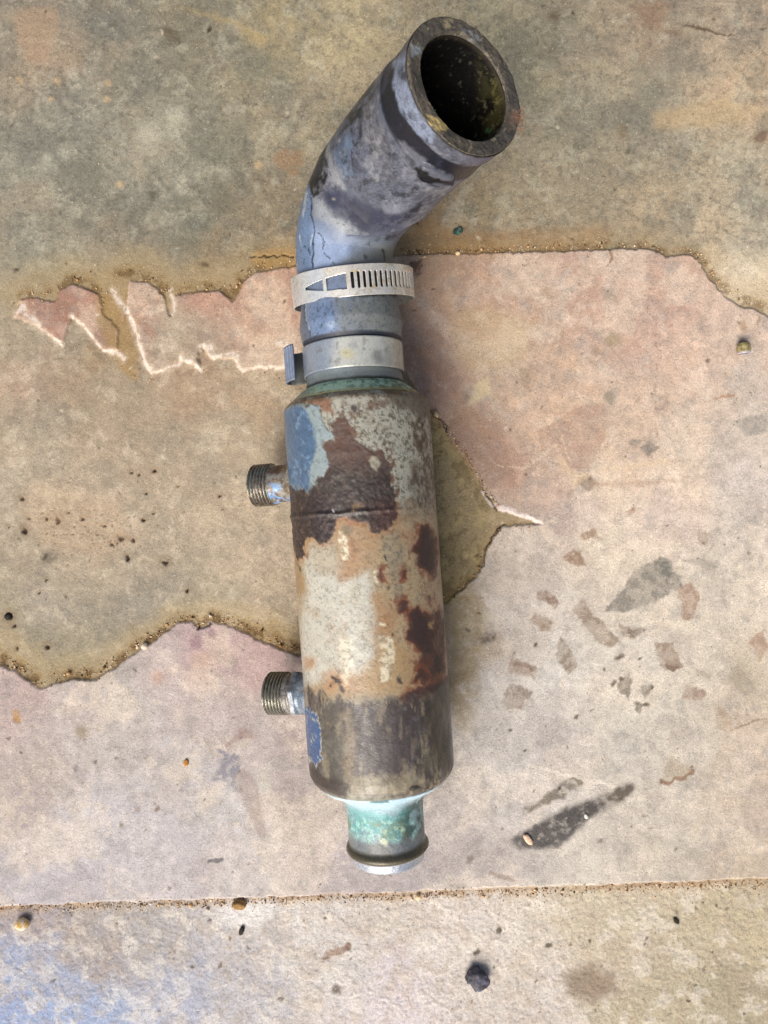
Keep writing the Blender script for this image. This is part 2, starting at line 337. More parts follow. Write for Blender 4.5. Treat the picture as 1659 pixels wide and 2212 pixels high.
# broken front edges: pale plaster, with the light they catch painted in
chipm = sst(.34, .50, fb2(U, V, 10, 4, 24, .65))
for s in (ZL([(78, 410, 9), (110, 370, 26), (150, 410, 24), (200, 460, 12), (240, 500, 8), (330, 572, 7)]),
          ZL([(390, 415, 12), (440, 455, 11), (500, 530, 10), (560, 595, 9), (620, 610, 14), (680, 650, 10)]),
          ZL([(605, 270, 11), (650, 330, 12), (690, 390, 14), (715, 460, 13), (745, 520, 16), (765, 600, 17), (790, 680, 13), (822, 734, 10)]),
          ZL([(822, 734, 8), (900, 700, 10), (970, 690, 9), (985, 630, 10), (1030, 660, 20), (1090, 712, 10)]),
          ZL([(1100, 580, 12), (1145, 590, 20), (1160, 640, 14), (1210, 625, 16), (1280, 625, 18), (1300, 680, 13), (1322, 716, 8), (1400, 690, 7), (1560, 690, 7)]),
          ZL([(1515, 560, 9), (1560, 560, 12), (1560, 640, 14), (1555, 690, 10)]), ZL([(925, 270, 8), (945, 330, 13), (940, 400, 9)])):
    s = [(a, b, w*.27) for a, b, w in s]
    F.line([(a, b, w*2.2) for a, b, w in s], (196, 176, 152), .5, soft=6, mask=.4+.6*chipm)
    F.line(s, (214, 202, 190), .78, soft=2.6, rough=.8, mask=.25+.75*chipm)
for s in ([(1042, 1066, 2.5), (1062, 1092, 3.5), (1085, 1098, 4), (1110, 1106, 5.5), (1140, 1117, 5), (1172, 1128, 3)],):
    F.line(s, (222, 208, 202), .85, soft=2.2, mask=.45+.55*chipm)
# open cracks
for s in ([(928, 885, .8), (945, 905, 1.6), (965, 922, 1.8), (968, 940, .8)], [(1035, 1035, 1), (1048, 1062, 1.6), (1060, 1085, 1.4), (1075, 1102, 1)],
          [(1092, 1136, 1.), (1076, 1144, 1.4), (1060, 1170, 1.5), (1045, 1195, 1.5), (1043, 1220, 1.6), (1036, 1235, 1)], [(430, 1352, 1.5), (428, 1362, 2), (455, 1344, 1)],
          [(540, 551, .7), (600, 553, .9), (640, 554, .8)]):
    dig(F.line(s, (58, 46, 30), .9, soft=1.2), .0012)
F.line([(1416, 700, .9), (1419, 800, .8), (1416, 860, 1), (1420, 950, .9)], (140, 108, 84), .55, soft=1.5, mask=sst(.42, .5, fb2(U, V, 7, 2, 25)))
F.line([(1398, 665, .8), (1410, 690, .8)], (140, 108, 84), .6, soft=1)
F.line(ZU([(1430, 890, 1.5), (1510, 870, 1.5)]), (158, 118, 84), .7, soft=1.5)
F.line(ZU([(945, 225, 2), (950, 250, 3), (942, 285, 1)]), (130, 95, 62), .7, soft=1.5)
# the two slab joints
i, a = F.line([(-900, 1986, 6), (0, 1962, 6), (830, 1934, 6), (1659, 1903, 6), (2400, 1876, 6)], (150, 125, 98), .72, soft=7, mask=(.3+.7*sst(.4, .55, n_d))*lowm)
F.line([(-900, 1991, 12), (0, 1967, 12), (830, 1939, 11), (1659, 1908, 12), (2400, 1881, 12)], (178, 156, 128), .45, soft=12, mask=lowm*blot)
F.line([(-900, 1983.5, .8), (0, 1958.5, .8), (420, 1944.5, .9), (830, 1929.5, .8), (1659, 1898, .7), (2400, 1870, .7)], (216, 202, 196), .45, soft=1.2, mask=.3+.7*blot)  # thin bright line: light on the skim coat's front edge, painted
F.line([(560, 1940.5, 1), (640, 1937, 1.6), (800, 1931, 1)], (112, 98, 104), .5, soft=1.5)

# stains, chips and marks of the right-hand field
chipk = sst(.34, .52, n_c)*.6+.4*sst(.4, .55, fb2(U, V, 4, 3, 28, .7))
def chips(zf, lst, soft=2., k=.8):
    for pts, c, kk in lst: c2 = tuple(x*.88 for x in c); F.poly(zf(pts), c2, kk*k*.88, soft=soft+1, mask=.55+.45*chipk); F.poly(zf(pts), tuple(x*.72 for x in c), kk*.55, soft=3, mask=sst(.50, .60, n_c))
chips(ZR, [([(555, 920), (600, 915), (655, 975), (640, 1012), (550, 960)], (140, 108, 84), .9), ([(515, 1050), (540, 1020), (620, 1070), (600, 1110), (560, 1110)], (152, 124, 98), .85),
 ([(725, 1010), (775, 950), (810, 1020), (950, 1170), (890, 1200), (820, 1150)], (155, 132, 108), .85), ([(640, 1230), (665, 1140), (690, 1150), (750, 1280), (700, 1330), (650, 1270)], (150, 130, 106), .9),
 ([(1110, 1170), (1200, 1180), (1250, 1290), (1210, 1308), (1150, 1292)], (165, 140, 118), .85), ([(1140, 1275), (1250, 1285), (1210, 1312), (1150, 1300)], (125, 95, 75), .6),
 ([(870, 1020), (960, 920), (1010, 830), (1080, 790), (1140, 755), (1190, 780), (1200, 830), (1240, 845), (1240, 905), (1150, 960), (1060, 990), (960, 1030)], (146, 141, 130), .95),
 ([(1100, 800), (1140, 757), (1192, 782), (1200, 830), (1242, 845), (1240, 900), (1190, 870), (1130, 850)], (128, 128, 118), .5),
 ([(1210, 920), (1290, 880), (1330, 960), (1300, 1060), (1250, 1060), (1240, 1000)], (172, 138, 112), .8), ([(930, 1090), (1060, 1100), (1020, 1150), (960, 1150)], (146, 122, 98), .75), ([(980, 1120), (1030, 1095), (1060, 1112), (1010, 1150)], (100, 90, 76), .5),
 ([(670, 760), (720, 715), (755, 740), (780, 792), (740, 806), (700, 780)], (150, 112, 78), .8), ([(755, 650), (820, 612), (835, 640), (862, 676), (800, 660), (770, 675)], (152, 118, 84), .75), ([(970, 540), (1000, 515), (1025, 525), (990, 556)], (165, 118, 88), .8),
 ([(730, 390), (790, 350), (850, 400), (800, 440)], (160, 140, 116), .75), ([(1040, 230), (1090, 195), (1135, 230), (1085, 275)], (138, 134, 124), .9), ([(990, 195), (1020, 176), (1047, 200), (1020, 222)], (135, 134, 126), .9),
 ([(120, 100), (190, 60), (350, 110), (420, 280), (440, 420), (300, 430), (200, 300), (130, 220)], (172, 136, 112), .5), ([(640, 100), (740, 30), (880, 20), (870, 200), (800, 330), (720, 330), (560, 240), (540, 150)], (184, 146, 124), .5),
 ([(420, 1240), (540, 1290), (520, 1332), (430, 1300)], (165, 142, 122), .8), ([(1230, 770), (1320, 765), (1420, 795), (1400, 825), (1300, 800)], (158, 150, 138), .7), ([(1560, 1160), (1640, 1100), (1659, 1180), (1620, 1260)], (178, 130, 98), .6),
 ([(1480, 100), (1659, 60), (1659, 150), (1560, 170)], (150, 150, 142), .5), ([(1320, 640), (1380, 640), (1370, 700), (1320, 690)], (150, 126, 96), .5), ([(560, 60), (580, 50), (900, 60), (800, 90)], (186, 140, 116), .3)])
chips(ZR2, [([(205, 330), (240, 240), (310, 250), (385, 290), (370, 320), (330, 330), (320, 380), (240, 380)], (150, 130, 116), .85), ([(250, 130), (270, 90), (350, 130), (395, 160), (385, 215), (320, 190), (240, 185)], (160, 138, 120), .8),
 ([(1195, 320), (1225, 235), (1335, 300), (1300, 330)], (160, 128, 108), .8), ([(1260, 150), (1360, 190), (1340, 215), (1265, 180)], (158, 142, 120), .7), ([(1440, 220), (1500, 130), (1600, 270), (1540, 300), (1480, 260)], (158, 146, 124), .7),
 ([(1380, 380), (1400, 360), (1470, 450), (1420, 500), (1370, 480)], (176, 148, 118), .5), ([(840, 250), (900, 180), (925, 215), (900, 330), (860, 300)], (120, 106, 88), .85), ([(930, 330), (1000, 350), (960, 405), (935, 380)], (96, 84, 68), .85), ([(960, 250), (1030, 260), (990, 330)], (110, 98, 80), .8)])
for (x, y, r, asp, rot) in ((855, 92, 15, 2.0, -.2), (965, 102, 10, 1.3, 0), (820, 238, 16, 1, 0), (865, 214, 12, 1, 0), (1000, 350, 12, 1, 0), (400, 28, 10, 1.6, -.7), (770, 158, 8, 1, 0), (620, 425, 12, 1, 0), (252, 497, 7, 1, 0), (345, 600, 8, 1, 0), (1020, 262, 12, 1, 0)):
    u, v = ZR2([(x, y)])[0]; F.spot(u, v, r*.396, (82, 70, 54), .85, soft=.5, asp=asp, rot=rot)
for (x, y, r) in ((35, 1195, 20), (740, 1098, 14), (210, 1030, 8), (1075, 770, 12)):
    u, v = ZR2([(x, y)])[0]; F.spot(u, v, r*.396, (110, 92, 82), .7, soft=.7)
for (x, y, r, asp) in ((300, 1150, 24, 1.6), (330, 1150, 14, 1.5), (205, 1115, 10, 1.2), (545, 1185, 12, 1.2), (403, 342, 6, 1), (488, 355, 7, 1), (585, 402, 5, 1), (600, 315, 5, 1), (1620, 316, 5, 1), (1350, 690, 12, 1)):
    u, v = ZR([(x, y)])[0]; F.spot(u, v, r*.448, (86, 76, 62), .8, soft=.6, asp=asp, rot=-.4, mask=.3+.7*sst(.4, .5, n_c))
for s in (ZR([(340, 312, 4), (480, 330, 4), (640, 208, 5), (680, 310, 4), (735, 345, 4), (730, 440, 4), (755, 500, 3), (755, 580, 3)]), ZR([(580, 592, 2), (700, 585, 2), (755, 575, 2)]), ZR([(640, 100, 2), (710, 300, 2)]), ZR([(780, 650, 3), (805, 760, 2)]), ZR([(900, 1040, 2), (960, 1160, 3), (1090, 1120, 2)]), ZR([(770, 500, 1.5), (870, 590, 1.5), (1100, 640, 2)])):
    F.line([(a, b, w*.36) for a, b, w in s], (220, 202, 178), .42, soft=2.2, mask=.35+.65*chipm)
F.poly(ZR([(640, 250), (700, 310), (760, 350), (1180, 280), (1180, 310), (820, 350), (730, 420), (660, 330)]), (216, 190, 152), .35, soft=6)
F.line(ZR([(820, 400, 4), (1000, 400, 5), (1200, 390, 3)]), (160, 132, 112), .4, soft=4)
# oily streak
oil = .35+.65*sst(.26, .50, fb2(U, V, 12, 4, 27, .65))
F.line(ZR2([(300, 1100, 16), (380, 1085, 24), (480, 1050, 34), (580, 980, 27), (680, 925, 17), (780, 880, 13), (840, 840, 17), (900, 808, 11)]), (92, 84, 76), .45, soft=9)
F.line(ZR2([(310, 1100, 12), (380, 1085, 20), (480, 1050, 30), (580, 980, 23), (680, 925, 13), (730, 905, 9)]), (62, 58, 57), .92, soft=9, mask=oil, rough=.38)
F.line(ZR2([(790, 860, 6), (840, 840, 14), (900, 808, 8)]), (78, 68, 56), .85, soft=5, mask=oil)
F.line(ZR2([(335, 935, 4), (430, 890, 6), (520, 830, 14), (570, 800, 13), (630, 770, 8)]), (98, 90, 76), .8, soft=6, mask=oil)
F.spot(*ZR2([(525, 805)])[0], 5, (44, 44, 40), .9, soft=.6)
F.line(ZR2([(1075, 775, 3), (1120, 785, 4), (1150, 745, 3), (1200, 760, 3), (1240, 720, 4), (1235, 690, 3)]), (120, 84, 60), .8, soft=2.5)
F.poly(ZR2([(1080, 770), (1120, 640), (1180, 660), (1240, 700), (1220, 755), (1150, 760)]), (150, 134, 108), .45, soft=6)
F.line(ZR2([(1450, 500, 1), (1520, 470, 1.6), (1600, 432, 1.6), (1659, 425, 1)]), (120, 96, 74), .6, soft=1)
F.line(ZR2([(350, 690, 2), (500, 722, 2.5), (620, 755, 3), (820, 792, 3)]), (214, 204, 190), .7, soft=1.5)
F.line(ZR2([(150, 1270, 4), (280, 1318, 3)]), (130, 112, 100), .6, soft=3)
# worn spots and drips, upper right and left
F.poly(Z(1200, 0, 2.304)([(880, 30), (1000, 0), (1110, 10), (1060, 80), (1060, 150), (1160, 160), (1180, 190), (1090, 190), (960, 140)]), (138, 112, 90), .55, soft=14)
F.line(Z(1200, 0, 2.304)([(1170, 130, 1), (1250, 150, 3), (1330, 172, 2), (1480, 200, 1)]), (96, 80, 60), .85, soft=1.5)
F.spot(*Z(1200, 0, 2.304)([(1625, 775)])[0], 15, (122, 100, 84), .85, soft=.45)
F.spot(*Z(1200, 0, 2.304)([(430, 80)])[0], 12, (98, 84, 60), .6, soft=.7); F.spot(*Z(1200, 0, 2.304)([(540, 68)])[0], 4, (70, 48, 28), .9)
F.spot(*Z(1200, 0, 2.304)([(855, 860)])[0], 7, (96, 92, 66), .7, soft=.6); F.spot(*Z(1200, 0, 2.304)([(820, 740)])[0], 14, (130, 112, 84), .5, soft=.6)
F.spot(*Z(1200, 0, 2.304)([(1350, 105)])[0], 5, (92, 78, 62), .7, soft=.6)
F.poly(Z(1200, 0, 2.304)([(1000, 640), (1200, 600), (1420, 560), (1640, 640), (1500, 700), (1200, 730), (1020, 720)]), (198, 172, 132), .5, soft=14)
F.poly(Z(1200, 0, 2.304)([(880, 330), (1000, 250), (1200, 260), (1180, 380), (1060, 480), (1060, 620), (860, 650), (900, 480)]), (136, 133, 116), .45, soft=14, mask=sst(.42, .52, n_c))
ZT = Z(0, 0, 2.183)
F.poly(ZT([(1470, 860), (1560, 800), (1659, 810), (1659, 930), (1610, 960), (1500, 900)]), (150, 118, 86), .6, soft=8, mask=sst(.35, .55, n_c))
F.poly(ZT([(60, 60), (150, 20), (310, 40), (310, 200), (240, 330), (130, 320), (90, 200)]), (172, 148, 122), .65, soft=10)
F.spot(*ZT([(1143, 155)])[0], 5, (62, 52, 34), .9, asp=1.5, rot=-1.1); F.spot(*ZT([(242, 50)])[0], 3, (80, 62, 40), .9)
F.spot(*ZT([(825, 1055)])[0], 8, (96, 92, 76), .75, soft=.7); F.spot(*ZT([(1110, 1438)])[0], 6, (96, 82, 58), .8, asp=1.8); F.spot(*ZT([(90, 1468)])[0], 5, (70, 60, 44), .8, asp=1.6, rot=-.6)
F.line(ZT([(900, 150, 9), (940, 190, 14), (970, 220, 7)]), (102, 92, 74), .7, soft=6)
F.poly(ZT([(960, 20), (1300, 100), (1460, 200), (1440, 260), (1250, 120)]), (182, 160, 112), .45, soft=8)
for x, y, r in ((385, 390, 18), (450, 750, 0), (810, 730, 45), (960, 620, 34), (250, 850, 24), (350, 830, 18)):
    if r: F.spot(*ZT([(x, y)])[0], r*.6, (196, 192, 172), .5, soft=.9)
F.spot(*ZT([(480, 910)])[0], 34, (122, 122, 106), .5, soft=.8); F.spot(*ZT([(1220, 1090)])[0], 26, (112, 106, 88), .55, soft=.8)
for x, y in ((580, 440), (575, 535), (310, 430), (650, 1005), (1400, 890), (275, 540), (100, 430)):
    F.spot(*ZT([(x, y)])[0], 7, (196, 172, 134), .7, soft=.7)
# bug holes of the left field
pits = [(125, 385, 13), (120, 215, 9), (250, 330, 8), (310, 330, 13), (450, 318, 8), (660, 420, 15), (720, 430, 9), (840, 65, 9), (715, 70, 6), (760, 85, 5), (790, 185, 6), (835, 290, 6), (775, 328, 8), (900, 558, 12), (1015, 710, 8), (258, 1025, 11), (38, 858, 17), (75, 905, 8), (600, 460, 8), (690, 540, 8), (565, 365, 6), (360, 298, 6), (1200, 195, 6), (360, 750, 5), (208, 735, 5), (255, 660, 5), (88, 1030, 8), (970, 140, 5), (150, 330, 7), (40, 365, 5), (520, 400, 6), (640, 450, 7)]
for x, y, r in pits:
    u, v = ZM([(x, y)])[0]; F.spot(u-1, v-2, r*.9, (118, 92, 62), .5, soft=.9); dig(F.spot(u, v, r*.40, (34, 28, 22), .95, soft=.4), .0012)
pr = random.Random(5)
for k in range(190):
    x = pr.gauss(430, 190); y = pr.gauss(380, 120); u, v = ZM([(x, y)])[0]
    if u > 8: dig(F.spot(u, v, pr.uniform(.7, 2.0), (92, 70, 48), .75, soft=.5), .0005)
u, v = ZM([(258, 540)])[0]; F.spot(u, v, 15, (108, 100, 86), .75, soft=.6); F.spot(u-6, v-2, 7, (72, 66, 54), .7, soft=.6)
F.poly(ZM([(150, 100), (640, 220), (700, 420), (560, 560), (240, 470), (100, 300)]), (178, 154, 126), .35, soft=24)
# lower field marks
ZB = Z(0, 1750, 2.37)
for x, y, r, c in ((100, 120, 17, (40, 38, 46)), (40, 232, 11, (66, 60, 52)), (565, 362, 11, (66, 60, 62)), (690, 352, 9, (112, 104, 100)), (455, 415, 14, (112, 106, 110)), (1213, 594, 8, (112, 100, 72)), (720, 740, 14, (118, 110, 72)), (930, 645, 18, (122, 104, 86)), (820, 640, 14, (146, 122, 112)), (1165, 690, 9, (120, 108, 102)), (1005, 1110, 14, (120, 110, 108)), (1480, 965, 12, (136, 122, 116)), (162, 950, 6, (110, 98, 96)), (1070, 530, 12, (142, 130, 130)), (1425, 225, 8, (84, 72, 66)), (730, 1185, 0, (0, 0, 0))):
    if r: F.spot(*ZB([(x, y)])[0], r*.365, c, .85, soft=.6, mask=.5+.5*sst(.35, .5, n_c))
F.line(ZB([(100, 60, 3), (104, 110, 8)]), (178, 138, 84), .7, soft=3)
F.line(ZB([(1235, 963, 3), (1305, 955, 6)]), (92, 90, 94), .9, soft=1.5)
F.spot(*ZB([(485, 195)])[0], 13, (138, 124, 98), .7, soft=.6)
F.poly(ZB([(1330, 260), (1420, 170), (1500, 190), (1510, 230), (1400, 240), (1350, 290)]), (140, 116, 110), .6, soft=7)
F.poly(ZB([(1300, 290), (1360, 330), (1410, 320), (1420, 420), (1390, 500), (1430, 520), (1420, 560), (1350, 480), (1240, 475), (1290, 400)]), (112, 112, 124), .75, soft=4, mask=sst(.36, .5, n_c))
F.line(ZB([(1440, 470, 16), (1490, 600, 18), (1540, 780, 8)]), (146, 128, 118), .5, soft=10)
F.poly(ZB([(1500, 420), (1600, 390), (1600, 540), (1540, 560)]), (186, 182, 168), .5, soft=10)
F.poly(ZB([(30, 560), (150, 440), (240, 520), (250, 640), (150, 800), (60, 720)]), (138, 128, 132), .5, soft=8, mask=sst(.45, .55, n_c))
for x, y, r in ((1070, 1000, 34), (1155, 940, 26)): F.spot(*ZM([(x, y)])[0], r*.42, (140, 112, 118), .65, soft=.5)
F.spot(*ZM([(860, 1190)])[0], 17, (176, 142, 124), .6, soft=.6); F.spot(*ZM([(1100, 1095)])[0], 24, (176, 146, 132), .5, soft=.6)
# lower slab marks
ZD = Z(960, 2140, 1.728); ZC = Z(0, 2140, 1.728)
F.poly(ZD([(780, 520), (900, 480), (1010, 520), (1020, 600), (900, 640), (800, 610)]), (138, 122, 104), .8, soft=18)
for x, y, r, asp, rot in ((1270, 288, 12, 2., .9), (895, 382, 9, 1.4, 1.2), (498, 335, 9, 2.2, 1.6), (1355, 575, 8, 1.6, 1.2), (1325, 632, 8, 2, -.4), (1448, 220, 7, 1, 0), (1390, 210, 8, 1, 0), (1130, 395, 8, 1, 0), (710, 400, 14, 1.5, -.6), (1427, 432, 6, 1, 0), (1570, 700, 7, 1, 0), (8, 245, 8, 1, 0), (405, 430, 12, 1.9, 1.5)):
    F.spot(*ZD([(x, y)])[0], r*.42, (72, 60, 44), .85, soft=.5, asp=asp, rot=rot)
for x, y, r in ((1453, 595, 20), (1213, 632, 8), (1500, 405, 16), (497, 303, 6), (378, 494, 5), (725, 430, 7), (300, 268, 8), (550, 283, 5), (900, 285, 9)):
    F.spot(*ZC([(x, y)])[0], r*.5, (92, 80, 72), .8, soft=.6)
F.line(ZC([(1395, 460, 4), (1430, 430, 7), (1500, 405, 6)]), (140, 112, 92), .7, soft=3)
F.poly(ZC([(950, 210), (1150, 190), (1200, 240), (1120, 330), (960, 300)]), (222, 220, 216), .55, soft=14)
# clay smears beside the hose clamp
F.poly(Z(1020, 540, 8.295)([(60, 920), (290, 900), (300, 980), (280, 1100), (300, 1180), (140, 1240), (100, 1180), (150, 1080), (40, 980)]), (78, 58, 46), .82, soft=3, mask=sst(.3, .5, n_c))
F.line([(1600, 690, 5), (1612, 720, 7), (1605, 738, 6)], (150, 122, 92), .6, soft=5, mask=blot)
F.line([(1640, 682, 3), (1638, 705, 5), (1650, 712, 4)], (120, 100, 76), .7, soft=3, mask=blot)
F.spot(*ZU([(665, 415)])[0], 11, (150, 132, 108), .6, soft=.7); F.spot(*ZU([(960, 632)])[0], 16, (150, 138, 112), .75, soft=.4); F.spot(*ZU([(880, 675)])[0], 11, (148, 128, 108), .65, soft=.5)
F.spot(*ZU([(950, 887)])[0], 14, (142, 132, 116), .8, soft=.35); F.spot(*ZU([(1060, 680)])[0], 16, (168, 128, 112), .25, soft=.6, asp=1.7); F.spot(*ZU([(1385, 722)])[0], 4, (96, 78, 64), .8)
F.poly(ZU([(540, 760), (580, 720), (600, 800), (580, 880), (550, 850)]), (148, 132, 112), .6, soft=6, mask=blot); F.poly(ZU([(910, 400), (980, 410), (990, 470), (940, 460)]), (142, 130, 114), .6, soft=5, mask=sst(.4, .5, n_c))
F.poly(ZU([(330, 830), (400, 800), (410, 880), (310, 920)]), (206, 190, 152), .6, soft=6); F.poly(ZU([(240, 500), (400, 480), (600, 560), (540, 740), (300, 780), (230, 700)]), (192, 168, 130), .4, soft=20)
for k in range(620):                                        # scattered specks of dirt
    u, v = pr.uniform(-10, 1670), pr.uniform(-10, 2220)
    dig(F.spot(u, v, pr.uniform(.8, 2.4)*(1.3 if v > 1960 else 1), (88, 70, 50), pr.uniform(.35, .85), soft=.5, asp=pr.uniform(1, 1.9), rot=pr.uniform(0, 3)), .0002)
for k in range(120):
    u, v = pr.uniform(-10, 1670), pr.uniform(-10, 2220); F.spot(u, v, pr.uniform(1, 3.5), (216, 202, 178), pr.uniform(.3, .7), soft=.7, asp=pr.uniform(1, 1.8), rot=pr.uniform(0, 3))
for k in range(70):                                         # faint scratches
    u, v = pr.uniform(0, 1660), pr.uniform(600, 1900); an = pr.gauss(-.5, .7); L = pr.uniform(15, 90)
    F.line([(u, v, .5), (u+L*math.cos(an), v-L*math.sin(an), .5)], (216, 200, 180) if k % 3 else (130, 112, 96), .28, soft=1.)
F.c = F.c**(1.08-.03*pinkm)[:, None]*(1-.11*up+.06*tan+.03*pinkm)[:, None]
H = np.where((np.abs(X) > .3) | (np.abs(Y) > .36), H*0, H)
me = grid_mesh('concrete_floor', np.stack([X, Y, H-.0016], 1), len(ax), len(ay)); me.flip_normals(); store(me, F)
tag(put(me, 'concrete_floor', M_floor), 'worn concrete floor with torn pinkish skim coat', kind='structure')
FX, FY = ax, ay; HG = (H-.0016).reshape(len(ax), len(ay))
def ground(x, y):
    i = int(np.clip(np.searchsorted(FX, x), 0, len(FX)-1)); j = int(np.clip(np.searchsorted(FY, y), 0, len(FY)-1)); return float(HG[i, j])

# ------------------------------------------------------------------ heat exchanger
RS = .0375; A0 = np.array([-.0143, .0560, .0378]); B0 = np.array([-.0008, -.1351, .0378])
L = float(np.linalg.norm(B0-A0)); AX = (B0-A0)/L; RT = np.array([-AX[1], AX[0], 0.]); RT = RT if RT[0] > 0 else -RT   # axis, picture-right
UPV = np.array([0, 0, 1.])
ROOT = (-.007, -.04, 0.)
root = bpy.data.objects.new('heat_exchanger', None); scene.collection.objects.link(root); root.location = ROOT
root.empty_display_size = .05
tag(root, 'rusty tubular heat exchanger with peeling blue paint and grey rubber elbow hose lying on concrete', 'heat exchanger')

def lathe(name, prof, mat, parent, c=A0, d=AX, r1=None, r2=None, n=128, disp=None, paint=None, sub=None):
    """prof: list (s, r) along direction d from c; disp(s, theta, p) adds to the radius"""
    d = np.array(d)/np.linalg.norm(d); r2 = UPV-d*np.dot(UPV, d) if r2 is None else r2; r2 = r2/np.linalg.norm(r2); r1 = np.cross(r2, d); 
    if r1[0] < 0 and abs(r1[0]) > .5: r1 = -r1
    if sub:
        q = [prof[0]]
        for (a, b), (e, f) in zip(prof[:-1], prof[1:]):
            k = max(1, int(math.hypot(e-a, f-b)/sub))
            q += [(a+(e-a)*t/k, b+(f-b)*t/k) for t in range(1, k+1)]
        prof = q
    S = np.array([p[0] for p in prof]); RR = np.array([p[1] for p in prof]); th = np.arange(n)/n*2*np.pi
    s, t = np.meshgrid(S, th, indexing='ij'); rr = np.repeat(RR[:, None], n, 1)
    s = s.ravel(); t = t.ravel(); rr = rr.ravel()
    def pt(rad): return np.array(c)+s[:, None]*d+rad[:, None]*(np.sin(t)[:, None]*r1+np.cos(t)[:, None]*r2)
    if disp is not None: rr = rr+disp(s, t, pt(rr))
    p = pt(rr); me = grid_mesh(name, p, len(S), n, True, ROOT if parent else (0, 0, 0))
    P = paint(p, s, t, rr); store(me, P)
    bm = bmesh.new(); bm.from_mesh(me); bmesh.ops.recalc_face_normals(bm, faces=bm.faces); bm.to_mesh(me); bm.free()
    return put(me, name, mat, parent)

ZA = Zw(700, 960, 3.95); ZBm = Zw(700, 1280, 3.770); ZCm = Zw(720, 1600, 3.770)
blueA = ZA([(0, 240), (60, 225), (130, 200), (210, 190), (300, 235), (320, 200), (390, 240), (410, 330), (430, 430), (510, 470), (520, 520), (440, 580), (430, 620), (470, 700), (480, 810), (430, 915), (372, 905), (360, 1012), (322, 990), (290, 1100), (252, 1080), (232, 1020), (182, 1070), (150, 1010), (40, 1010), (0, 800)])
blueIn = ZA([(0, 250), (130, 215), (205, 205), (270, 260), (310, 380), (340, 560), (350, 640), (310, 760), (310, 980), (290, 1085), (252, 1070), (232, 1012), (182, 1060), (150, 1000), (40, 1000), (0, 800)])
blueB = ZCm([(150, 620), (220, 650), (290, 722), (302, 850), (298, 960), (304, 1100), (250, 1225), (205, 1110), (165, 1050), (150, 850)])
rustbig = ZA([(60, 990), (240, 1010), (330, 960), (420, 900), (470, 760), (430, 600), (520, 540), (515, 400), (560, 330), (620, 335), (650, 300), (700, 480), (760, 570), (850, 640), (930, 690), (990, 640), (1030, 690), (1070, 790), (1080, 900), (1090, 1000), (1140, 1090), (1150, 1200), (1140, 1340)]) + \
    ZBm([(1070, 60), (1050, 120), (1000, 180), (920, 208), (870, 198), (840, 120), (760, 100), (700, 72), (620, 62), (520, 100), (510, 180), (470, 232), (440, 290), (380, 297), (330, 262), (260, 232), (205, 330), (245, 400), (180, 462), (150, 380), (60, 200)])
def shell_masks(p):
    u, v = meas(p); w1 = (fb3(p, .007, 4, 3, .6)-.5)*20+(fb3(p, .0019, 3, 13, .8)-.5)*11; w2 = (fb3(p, .007, 4, 4, .6)-.5)*20+(fb3(p, .0019, 3, 14, .8)-.5)*11
    return u, v, w1, w2
def shell_disp(s, t, p):
    u, v, w1, w2 = shell_masks(p)
    near = sst(.005, .02, p[:, 2])
    db = polysd(u+w1*.35, v+w2*.35, blueA); dbb = polysd(u+w1*.35, v+w2*.35, blueB); dr = polysd(u+w1, v+w2, rustbig)
    pb = 1-sst(-1.5, 1.0, np.minimum(db, dbb)); pr_ = 1-sst(-4, 3, dr)
    h = pb*.00028+pr_*((fb3(p, .0035, 4, 9, .65)-.5)*.0011+.00005)+(1-pr_)*(fb3(p, .004, 3, 8)-.5)*.00022
    h += np.exp(-((s-.0560-(fb3(p, .008, 2, 6)-.5)*.0015)/.0009)**2)*.00065*(1-sst(820, 900, u))*(.5+fb3(p, .003, 2, 5))
    h += (fb3(p, .05, 2, 12)-.5)*.0006
    e = sst(0, .004, s)*(1-sst(L-.004, L, s))
    return h*(.3+.7*e)
